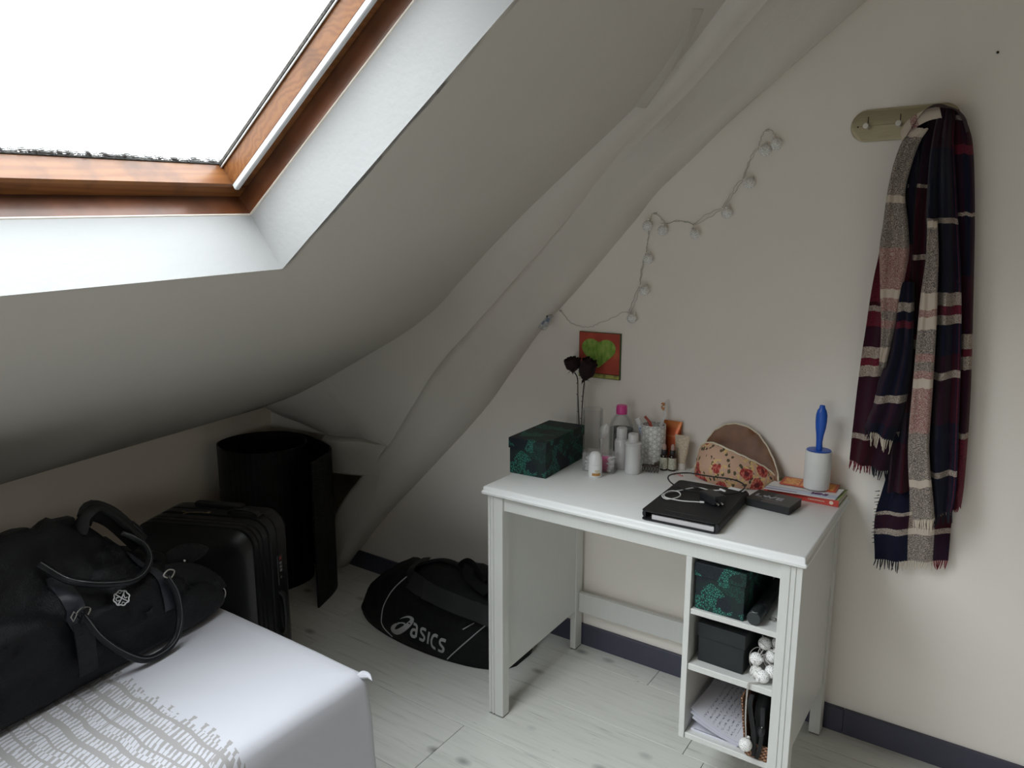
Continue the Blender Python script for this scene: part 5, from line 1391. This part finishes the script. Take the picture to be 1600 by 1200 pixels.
def over(pts, wdt, name, lift=.006, m=m_nyl, th_=.004):
    c_ = smooth_path(pts, 4); v = []; bt = []
    for i, p in enumerate(c_):
        t_ = (c_[min(i + 1, len(c_) - 1)] - c_[max(i - 1, 0)]).normalized()
        h = bv_s.find_nearest(p); n_ = h[1] if (h[1].dot(p - h[0]) >= 0) else h[1]
        sd = t_.cross(n_).normalized()
        for k_ in range(4):
            q = p + sd * wdt * (k_ / 3 - .5); hq = bv_s.find_nearest(q)
            base = hq[0] + hq[1] * lift
            v.append(base if (q - hq[0]).dot(hq[1]) < lift else q); bt.append(v[-1] - hq[1] * th_)
    f = [[i * 4 + k_, i * 4 + k_ + 1, (i + 1) * 4 + k_ + 1, (i + 1) * 4 + k_] for i in range(len(c_) - 1) for k_ in range(3)]
    return obj(name, (v + bt, f + [[i + len(v) for i in q][::-1] for q in f]), m, spb, smooth=60)
L_ = lambda x, y, z: Vector((x, y, z)) - SO_
m_web = mat('woven_strap', (.010, .010, .0115), .6, .2, 60, .5, 260, .001, stretch=(8, 1, 1))
over([L_(-.43, -.375, .262), L_(-.36, -.392, .255), L_(-.28, -.395, .245), L_(-.19, -.388, .235), L_(-.10, -.37, .22), L_(-.05, -.345, .20)], .062, 'shoulder_pad', .012, m_web, .009)
over([L_(-.43, -.372, .262), L_(-.47, -.33, .27), L_(-.50, -.26, .262), L_(-.52, -.18, .25)], .034, 'strap', .005, m_web)
over([L_(-.28, -.20, .30), L_(-.265, -.24, .318), L_(-.245, -.28, .300), L_(-.21, -.30, .285), L_(-.14, -.31, .27)], .040, 'strap', .006, m_nyl)
obj('strap_loop', tube(smooth_path([(x, y, z) for x, y, z in [L_(-.315, -.235, .275), L_(-.290, -.245, .302), L_(-.262, -.25, .320), L_(-.240, -.255, .318), L_(-.215, -.26, .298), L_(-.19, -.265, .272)]], 4), .020, 8, flat=.30, up=(0, 1, .3)), m_nyl, spb, smooth=60)
obj('carry_handle', tube(smooth_path([L_(-.52, -.30, .245), L_(-.47, -.255, .268), L_(-.40, -.235, .290), L_(-.33, -.235, .290), L_(-.27, -.26, .280)], 4), .013, 8, flat=.4, up=(0, 0, 1)), m_nyl, spb, smooth=60)

# ================================================================== ON THE WALL
# coat rack
ck = thing('coat_rack', 'brushed metal coat rack plate with round pegs on the wall', 'coat rack', (.98, 0, 1.7165))
def brushed():
    M = Mat('brushed_brass_steel'); f = M.noise(M.coord((4, 1, 220)), 5, 2); M.set('Base Color', M.ramp(f, [(.3, (.38, .33, .22)), (.7, (.46, .41, .29))])); M.set('Metallic', .75); M.set('Roughness', .42); return M.m
pw_, ph_ = .246, .079
obj('plate', xf(rrect_loft(pw_, ph_, [(0, 0), (.0035, 0), (.0042, .0007)], .0394, 10), T(-.0365, -.0005, 0) @ RX(pi / 2)), brushed(), ck, smooth=40)
m_peg = mat('polished_peg', (.66, .63, .58), .3, .05, metal=.5)
for k_, x in enumerate((.861, .935, 1.009)):
    g = obj('peg', xf(lathe([(0, 0), (.0058, 0), (.0058, .020), (.0072, .0205), (.0074, .030), (.0066, .0318), (0, .032)], 20), T(x - .98, -.0048, -.004) @ RX(pi / 2)), m_peg, ck)
    obj('keyhole_slot', bx(x - .981, x - .979, -.0056, -.0044, .004, .022, .0003), m_dark, ck)
obj('screw', xf(lathe([(0, 0), (.0022, 0), (.0018, .0010), (0, .0012)], 10), T(-.142, -.0045, -.001) @ RX(pi / 2)), m_dark, ck)
nl = obj('nail', xf(lathe([(0, 0), (.0028, 0), (.0030, .003), (.0022, .0045), (0, .005)], 10), T(1.126, .0, 1.857) @ RX(pi / 2)), m_black, None); tag(nl, 'small black nail high on the wall above the scarf', 'nail')

SCARF = {
    'A': (-0.07, [(0.113, 0.9514, 1.6422, 0.9903, 1.6394), (0.187, 0.936, 1.5594, 0.9923, 1.5567), (0.253, 0.9311, 1.4819, 0.9936, 1.4804), (0.333, 0.9217, 1.387, 0.9991, 1.3874), (0.387, 0.9152, 1.3223, 1.002, 1.3245), (0.467, 0.9084, 1.2235, 1.0077, 1.2289), (0.547, 0.9029, 1.1224, 1.0135, 1.1318), (0.627, 0.8988, 1.0192, 1.0136, 1.0325), (0.707, 0.8962, 0.9139, 1.0079, 0.9303), (0.76, 0.8955, 0.8425, 0.9929, 0.8275)]),
    'G': (-0.098, [(0.067, 0.975, 1.689, 1.0073, 1.6861), (0.087, 0.9577, 1.6684, 0.9959, 1.6653), (0.133, 0.9428, 1.6175, 0.9816, 1.6149), (0.2, 0.9325, 1.5424, 0.9717, 1.5407), (0.267, 0.929, 1.4655, 0.984, 1.4644), (0.32, 0.9271, 1.403, 0.9923, 1.403), (0.36, 0.9311, 1.3556, 0.9908, 1.3565), (0.413, 0.9379, 1.2919, 0.9851, 1.2935), (0.467, 0.9448, 1.2277, 0.9793, 1.2296), (0.52, 0.9488, 1.1627, 0.972, 1.1644), (0.567, 0.9507, 1.1051, 0.9653, 1.1065)]),
    'E': (-0.094, [(0.387, 0.9706, 1.3246, 1.0099, 1.3255), (0.52, 0.9701, 1.1639, 1.0213, 1.1677), (0.6, 0.9492, 1.0627, 1.0214, 1.0703), (0.653, 0.9369, 0.9937, 1.0159, 1.0036), (0.691, 0.9272, 0.9443, 0.9975, 0.9135)]),
    'M': (-0.06, [(0.035, 0.9922, 1.7277, 1.0379, 1.7232), (0.067, 0.9789, 1.6935, 1.0372, 1.6884), (0.2, 0.9688, 1.5432, 1.0338, 1.5404), (0.4, 0.9753, 1.3074, 1.0457, 1.3095), (0.6, 0.9894, 1.0617, 1.0553, 1.0686), (0.733, 0.9937, 0.8914, 1.0647, 0.9026), (0.827, 0.9936, 0.7685, 1.0755, 0.7845)]),
    'B': (-0.09, [(0.023, 1.0233, 1.7331, 1.0547, 1.7299), (0.047, 1.0205, 1.7076, 1.0598, 1.7038), (0.087, 1.0166, 1.6645, 1.0613, 1.6609), (0.147, 1.0147, 1.5988, 1.0702, 1.5954), (0.24, 1.0202, 1.4942, 1.0853, 1.4923), (0.36, 1.0315, 1.3569, 1.1048, 1.358), (0.467, 1.0346, 1.2319, 1.118, 1.2365), (0.6, 1.0408, 1.0717, 1.1304, 1.0811), (0.68, 1.044, 0.9733, 1.137, 0.9859), (0.76, 1.0501, 0.8735, 1.1436, 0.8892), (0.827, 1.0633, 0.7907, 1.1475, 0.8071), (0.887, 1.0759, 0.7157, 1.1452, 0.7597)]),
    'H': (-0.126, [(0.26, 1.0269, 1.4703, 1.0481, 1.4698), (0.333, 1.0318, 1.3879, 1.0583, 1.3881), (0.413, 1.0293, 1.2965, 1.0642, 1.2977), (0.467, 1.0295, 1.2345, 1.0685, 1.2366), (0.547, 1.0311, 1.1402, 1.0732, 1.1438), (0.627, 1.0327, 1.0441, 1.0765, 1.0492), (0.707, 1.0344, 0.9462, 1.0799, 0.9529), (0.76, 1.0388, 0.8805, 1.0859, 0.8884), (0.84, 1.0519, 0.7818, 1.1018, 0.7918), (0.887, 1.0642, 0.7247, 1.1106, 0.7417)]),
    'D': (-0.065, [(0.027, 1.0428, 1.7306, 1.0637, 1.7284), (0.037, 1.0439, 1.7189, 1.07, 1.7164), (0.067, 1.0522, 1.6864, 1.0886, 1.6831), (0.12, 1.0604, 1.6275, 1.1033, 1.6245), (0.24, 1.0786, 1.4936, 1.119, 1.4924), (0.4, 1.0988, 1.3113, 1.1343, 1.3123), (0.6, 1.1188, 1.0761, 1.152, 1.0796), (0.733, 1.1275, 0.9137, 1.1598, 0.9188), (0.813, 1.1329, 0.8141, 1.1627, 0.8197), (0.867, 1.142, 0.7479, 1.1621, 0.7691)]),
    'C': (-0.04, [(0.547, 0.9903, 1.1261, 1.0563, 1.1317), (0.653, 0.9991, 0.9915, 1.0712, 1.0006), (0.733, 0.9961, 0.8872, 1.0861, 0.9014), (0.813, 0.981, 0.7783, 1.1125, 0.8032), (0.867, 0.9686, 0.7034, 1.1412, 0.74), (0.907, 0.9684, 0.6483, 1.1447, 0.6886), (0.967, 0.9768, 0.5668, 1.147, 0.6047)]),
}
ARCH = [(0.9628, 1.674), (0.9701, 1.7003), (0.9842, 1.7256), (1.0017, 1.7414), (1.0197, 1.7482), (1.041, 1.7459), (1.0603, 1.7338), (1.078, 1.7106), (1.0909, 1.6836)]

def tartan(name, warp, weft):
    M = Mat(name); uv = M.sep(M.tc.outputs['UV'])
    a = M.ramp(uv[0], warp, 'CONSTANT'); b = M.ramp(uv[1], weft, 'CONSTANT')
    mk = M.noise(M.coord((1, 1, 3.2)), 330, 2, .6)
    f = M.math('GREATER_THAN', mk, .475); f = M.math('MULTIPLY_ADD', f, .64, .18)
    c_ = M.mix(f, a, b)
    M.set('Base Color', c_); M.set('Roughness', .95); M.set('Specular IOR Level', .1); M.set('Sheen Weight', .12)
    M.bump(mk, .5, .002); return M.m
NAVY, BURG, RED, CREAM, PURP = (.008, .009, .024), (.040, .006, .012), (.20, .022, .040), (.58, .49, .41), (.032, .009, .022)
v_ = lambda py: (py - 150) / 750
def wf(*st): return [(max(0, v_(py)), c) for py, c in st]
weft_main = wf((150, BURG), (168, CREAM), (174, BURG), (232, NAVY), (340, CREAM), (355, NAVY), (457, CREAM), (483, RED), (494, CREAM), (516, NAVY), (552, RED), (566, NAVY), (580, RED), (591, CREAM), (605, RED), (675, NAVY), (750, CREAM), (762, NAVY))
weft_dark = wf((150, BURG), (232, NAVY), (340, CREAM), (349, NAVY), (457, CREAM), (476, RED), (490, CREAM), (506, NAVY), (552, BURG), (580, CREAM), (590, BURG), (662, NAVY), (735, CREAM), (744, NAVY))
TM = {
 'A': tartan('tartan_burgundy_fold', [(0, BURG), (.55, NAVY)], wf((150, NAVY), (380, RED), (470, BURG), (478, CREAM), (486, RED), (510, PURP), (540, CREAM), (560, RED), (570, CREAM), (588, PURP), (676, CREAM), (686, BURG))),
 'G': tartan('tartan_cream_fold', [(0, CREAM)], wf((150, CREAM), (212, NAVY), (303, CREAM), (316, NAVY), (385, RED), (450, CREAM), (466, RED), (484, NAVY), (500, RED), (512, NAVY), (540, CREAM), (566, NAVY))),
 'E': tartan('tartan_navy_end', [(0, PURP), (.25, NAVY), (.62, BURG), (.70, NAVY)], wf((150, NAVY), (470, CREAM), (486, NAVY), (500, RED), (512, NAVY), (618, CREAM), (630, PURP), (655, NAVY))),
 'M': tartan('tartan_middle_fold', [(0, NAVY), (.35, BURG), (.75, NAVY)], wf((150, NAVY), (285, CREAM), (292, BURG), (395, CREAM), (404, BURG), (520, RED), (530, CREAM), (545, BURG), (640, NAVY), (690, BURG))),
 'B': tartan('tartan_navy_fold', [(0, NAVY), (.80, BURG), (.86, NAVY), (.93, RED), (.96, NAVY)], weft_dark),
 'H': tartan('tartan_cream_stripe', [(0, CREAM)], weft_main),
 'D': tartan('tartan_dark_edge', [(0, BURG), (.5, NAVY), (.8, BURG)], wf((150, BURG), (178, CREAM), (188, BURG), (225, RED), (240, NAVY), (330, CREAM), (336, NAVY), (430, BURG), (520, CREAM), (545, RED), (556, CREAM), (575, BURG), (675, CREAM), (684, RED))),
 'C': tartan('tartan_rear_end', [(0, NAVY), (.40, NAVY), (.46, CREAM), (.80, BURG)], wf((150, BURG), (700, NAVY), (800, CREAM), (806, BURG), (826, CREAM), (834, NAVY)))}
sf_ = thing('scarf', 'long plaid fringed scarf in red, navy and cream hanging from the rack', 'scarf', (1.01, -.06, 1.70))
so = Vector((1.01, -.06, 1.70))
m_fr_c, m_fr_d, m_fr_r = mat('cream_fringe', (.62, .54, .44), .95), mat('navy_fringe', (.012, .012, .020), .95), mat('red_fringe', (.16, .012, .024), .95)
FOLD = {'A': (.011, 2.2, .3), 'G': (.007, 1.2, .1), 'E': (.009, 2.0, .6), 'M': (.010, 2.5, .0), 'B': (.014, 2.1, .9), 'H': (.004, 1.0, .2), 'D': (.005, 1.0, .5), 'C': (.008, 2.6, .2)}
hem = {}
for key, (yb, rows) in SCARF.items():
    amp, nf, ph0 = FOLD[key]; NU = 16; NV = 56
    L_s = smooth_path([(r[1], r[0], r[2]) for r in rows], 8); R_s = smooth_path([(r[3], r[0], r[4]) for r in rows], 8)
    m_ = len(L_s); v = []; uv = []
    for j in range(m_):
        q = j / (m_ - 1)
        for i in range(NU + 1):
            s = i / NU; p = L_s[j].lerp(R_s[j], s)
            yy = yb - amp * sin(2 * pi * nf * s + ph0 * 6 + q * 1.5) * min(1, .35 + q * 2) - .006 * fbm((s * 2, q * 5, ord(key)), 1.3)
            e_ = (2 * s - 1) ** 6 * .010
            zz = p.z + .004 * fbm((s * 3, q * 6, ord(key) + 3), 1) * (1 if q < .98 else .4)
            v.append(Vector((p.x, min(yy + e_, -.010), zz)) - so); uv.append((min(max(s, .001), .999), min(max(p.y, .001), .999)))
    f = [[j * (NU + 1) + i, j * (NU + 1) + i + 1, (j + 1) * (NU + 1) + i + 1, (j + 1) * (NU + 1) + i] for j in range(m_ - 1) for i in range(NU)]
    k_ = len(v); bk_ = [p + Vector((0, .0035, 0)) for p in v]
    n_ = NU + 1; edge = [i for i in range(n_)] + [j * n_ + NU for j in range(1, m_)] + [(m_ - 1) * n_ + i for i in range(NU - 1, -1, -1)] + [j * n_ for j in range(m_ - 2, 0, -1)]
    ff = f + [[i + k_ for i in q] for q in f] + [[edge[i], edge[(i + 1) % len(edge)], edge[(i + 1) % len(edge)] + k_, edge[i] + k_] for i in range(len(edge))]
    obj('fold', (v + bk_, ff), TM[key], sf_, smooth=70, uv=uv + uv)
    hem[key] = v[-n_:]
def fringe(key, s0, s1, n, ln, m, lab=None):
    h = hem[key]; parts = []
    for i in range(n):
        s = (s0 + (s1 - s0) * (i + .5) / n) * (len(h) - 1); a = int(min(s, len(h) - 2)); p = h[a].lerp(h[a + 1], s - a) + Vector((0, .0015, .002))
        dx = rnd.uniform(-.006, .006); l_ = ln * rnd.uniform(.75, 1.15)
        parts.append(tube([p, p + Vector((dx * .4, rnd.uniform(-.003, .003), -l_ * .5)), p + Vector((dx, rnd.uniform(-.004, .004), -l_))], [.0017, .0016, .0009], 5))
    o = obj('fringe', join(*parts), m, sf_, label=lab); o['kind'] = 'stuff'
fringe('A', .0, .55, 13, .024, m_fr_r, 'red fringe'); fringe('A', .55, 1, 11, .026, m_fr_d)
fringe('E', .0, .30, 6, .024, m_fr_d); fringe('E', .25, 1.0, 12, .034, m_fr_c, 'cream fringe')
fringe('H', 0, 1, 14, .034, m_fr_c, 'cream fringe'); fringe('B', .42, 1, 12, .030, m_fr_d)
fringe('C', 0, .36, 11, .030, m_fr_d); fringe('C', .34, .82, 15, .024, m_fr_c, 'cream fringe'); fringe('C', .80, 1, 7, .026, m_fr_r, 'red fringe'); fringe('D', .0, 1, 5, .012, m_fr_r, 'red fringe')
# ragged selvedge on the left of the hanging rear end
parts = []
for i in range(16):
    z = .62 + i * .0095 + rnd.uniform(-.002, .002); parts.append(tube([Vector((.974, -.040, z)) - so, Vector((.968 - rnd.uniform(0, .006), -.041, z - .003)) - so], [.0014, .0007], 5))
o = obj('fringe', join(*parts), m_fr_d, sf_); o['kind'] = 'stuff'
# the part thrown over the peg
def cap_(s, q):
    P = smooth_path([(x, 0, z) for x, z in ARCH], 4); t_ = s * (len(P) - 1); a = int(min(t_, len(P) - 2)); p = P[a].lerp(P[a + 1], t_ - a)
    c0_ = Vector((1.035, 0, 1.66)); d_ = p - c0_
    th_ = q * pi * .62; sc_ = .80 + .20 * sin(min(th_, pi / 2)) if th_ < pi / 2 else 1 - .42 * (1 - sin(th_))
    fold_ = 1 + .035 * sin(s * 15 + q * 2) + .02 * fbm((s * 5, q * 3, 2), 1)
    pp = c0_ + d_ * sc_ * fold_
    return Vector((pp.x, -.012 - .100 * (1 - cos(th_)) / 1.3, pp.z - .016 * max(0, q - .5) * 2)) - so
g_ = grid(cap_, 30, 12); uvc = [(min(max(.3 + .4 * (i % 31) / 30, 0), 1), .02 + .05 * (i // 31) / 12) for i in range(len(g_[0]))]
obj('fold', g_, tartan('tartan_over_peg', [(0, BURG), (.42, NAVY), (.50, BURG), (.62, NAVY)], [(0, BURG), (.045, NAVY), (.058, BURG)]), sf_, smooth=70, uv=uvc)
# cream-striped edge turned over beside the pegs
ce_ = smooth_path([(.952, -.092, 1.672), (.965, -.100, 1.692), (.985, -.104, 1.706), (1.006, -.102, 1.716), (1.030, -.096, 1.720)], 4)
rg_ = []; uve = []
for i, p in enumerate(ce_):
    for k_ in range(5):
        rg_.append(p + Vector((.006 * (k_ - 2) * .3, -.002 - .004 * (1 - ((k_ - 2) / 2) ** 2), -.0065 * (k_ - 2))) - so); uve.append((k_ / 4, .1 + .8 * i / (len(ce_) - 1)))
fe = [[i * 5 + k_, i * 5 + k_ + 1, (i + 1) * 5 + k_ + 1, (i + 1) * 5 + k_] for i in range(len(ce_) - 1) for k_ in range(4)]
nv_ = len(rg_); obj('fold', (rg_ + [p + Vector((0, .004, 0)) for p in rg_], fe + [[i + nv_ for i in q] for q in fe]), tartan('tartan_cream_edge', [(0, CREAM)], [(0, CREAM), (.36, RED), (.50, CREAM)]), sf_, smooth=70, uv=uve + uve)

# picture with the green heart
pic = thing('heart_picture', 'small square picture of a green heart on a red ground', 'picture', (.104, 0, 1.057))
M = Mat('red_paint'); M.set('Base Color', M.ramp(M.noise(M.coord(), 24, 4), [(.3, (.34, .045, .025)), (.6, (.46, .065, .035)), (.75, (.52, .11, .05))])); M.set('Roughness', .6)
obj('canvas', bx(-.0765, .0765, -.0095, -.0005, -.0765, .0765, .0006), mat('dark_canvas_edge', (.05, .09, .03), .7), pic)
obj('painted_ground', bx(-.0748, .0742, -.0102, -.0093, -.0745, .0752, .0002), M.m, pic)
M = Mat('green_paint'); nz = M.noise(M.coord((1, 1, .5), (0, .4, 0)), 75, 4); M.set('Base Color', M.ramp(nz, [(.3, (.10, .22, .02)), (.45, (.20, .36, .045)), (.6, (.29, .43, .075)), (.75, (.36, .47, .12))])); M.set('Roughness', .6); M.bump(nz, .6, .002)
heart = []
for k_ in range(60):
    a_ = 2 * pi * k_ / 60
    heart.append((.0625 * (.72 * sin(a_) ** 3 + .28 * sin(a_)), .0600 / 16 * (13.2 * cos(a_) - 3.4 * cos(2 * a_) - 1.2 * cos(3 * a_) - .6 * cos(4 * a_))))
obj('heart', xf(prism([(x + .001 + .0015 * noise.noise(Vector((x * 60, y * 60, 0))), y * .95) for x, y in heart], 0, .0012), T(-.003, -.0101, .016) @ RX(pi / 2)), M.m, pic, smooth=0)
obj('ground_strip', bx(-.0748, .0742, -.0106, -.0100, -.0745, -.0615, .0001), mat('yellow_green_paint', (.34, .33, .08), .6, .5, 60), pic)
obj('brush_line', bx(-.0748, .0742, -.0108, -.0102, -.0618, -.0592, .0001), mat('dark_brush_line', (.09, .02, .012), .6, .6, 90), pic)

# string of ball lights across the wall
wl_ = thing('wall_string_lights', 'string of white ball lights zigzagging up the wall to a battery box', 'string lights', (.27, 0, 1.40))
wo_ = Vector((.27, 0, 1.40))
for i, (x, z) in enumerate([(.265, 1.475), (.316, 1.461), (.4185, 1.448), (.510, 1.506), (.5685, 1.587), (.6075, 1.673), (.637, 1.687), (.2715, 1.374), (.262, 1.277), (.2215, 1.187)]):
    o = obj('light_ball', ball_me, None, wl_, Vector((x, -.0175, z)) - wo_, (rnd.uniform(-.5, .5), rnd.uniform(-.6, .6), rnd.uniform(0, 6)))
def wire(pts, sp_=.0):
    P = smooth_path([Vector((x, -.0045, z)) for x, z in pts], 6)
    P = [p + Vector((.0016 * sin(i * 1.9), -.001 * abs(sin(i * .8)), .0016 * cos(i * 1.3))) for i, p in enumerate(P)]
    obj('wire', tube([p - wo_ for p in P], .0008, 5), m_wire, wl_)
wire([(-.052, 1.199), (-.040, 1.190), (-.022, 1.170), (-.004, 1.157), (.025, 1.150), (.053, 1.148), (.075, 1.152), (.096, 1.163), (.140, 1.180), (.187, 1.205), (.204, 1.203)])
wire([(.204, 1.203), (.215, 1.235), (.238, 1.291)]); wire([(.208, 1.200), (.226, 1.24), (.241, 1.288)])
wire([(.240, 1.291), (.247, 1.34), (.257, 1.393)]); wire([(.2405, 1.291), (.243, 1.34), (.256, 1.393)])
wire([(.257, 1.393), (.262, 1.435), (.268, 1.49), (.272, 1.508), (.284, 1.512), (.300, 1.50), (.318, 1.482)]); wire([(.2585, 1.393), (.265, 1.46)])
wire([(.318, 1.480), (.35, 1.487), (.38, 1.485), (.409, 1.477)]); wire([(.320, 1.478), (.36, 1.4895), (.409, 1.476)])
wire([(.409, 1.477), (.445, 1.505), (.490, 1.522)]); wire([(.412, 1.475), (.455, 1.496), (.492, 1.519)])
wire([(.490, 1.522), (.515, 1.560), (.530, 1.588), (.545, 1.600)]); wire([(.494, 1.520), (.522, 1.56), (.547, 1.598)])
wire([(.545, 1.600), (.560, 1.645), (.572, 1.672), (.585, 1.685)]); wire([(.548, 1.600), (.566, 1.65), (.587, 1.684)])
wire([(.585, 1.685), (.592, 1.712), (.604, 1.729), (.616, 1.728), (.628, 1.714), (.634, 1.702)])
for x, z in ((.607, 1.7285), (.283, 1.512), (-.050, 1.1985)):
    obj('tape', bx(x - wo_.x - .0045, x - wo_.x + .0045, -.0062, -.0002, z - wo_.z - .003, z - wo_.z + .003, .0005), m_clear, wl_)
bt = obj('battery_box', xf(bx(-.0145, .0145, -.011, .011, -.029, .029, .002), T(-.0755 - .27, -.062, 1.166 - 1.40) @ RY(radians(30)) @ RX(0)), glass_mat('clear_battery_case', (.93, .94, .95), .22), wl_, label='clear battery box')
m_cell = mat('battery_wrap', (.60, .62, .64), .35, .1, 60); m_cellb = mat('battery_band', (.03, .10, .26), .35)
for s in (-1, 1):
    Mx = T(-.0755 - .27, -.062, 1.166 - 1.40) @ RY(radians(30)) @ T(s * .0065, 0, s * .003)
    obj('battery', xf(lathe([(0, -.021), (.0048, -.021), (.0050, -.020), (.0050, .019), (.0048, .020), (.002, .0205), (.002, .022), (0, .022)], 14), Mx), m_cell, bt)
    obj('battery_band', xf(lathe([(.0051, .006 * s - .006), (.0052, .006 * s - .006), (.0052, .006 * s + .009), (.0051, .006 * s + .009)], 14), Mx), m_cellb, bt)
obj('switch', xf(bx(-.006, .006, -.0125, -.0105, .020, .026, .0005), T(-.0755 - .27, -.062, 1.166 - 1.40) @ RY(radians(30))), m_black, bt)
obj('sticky_pad', xf(bx(-.010, .010, .0105, .022, -.02, .02, .001), T(-.0755 - .27, -.062, 1.166 - 1.40) @ RY(radians(30))), m_white, bt)
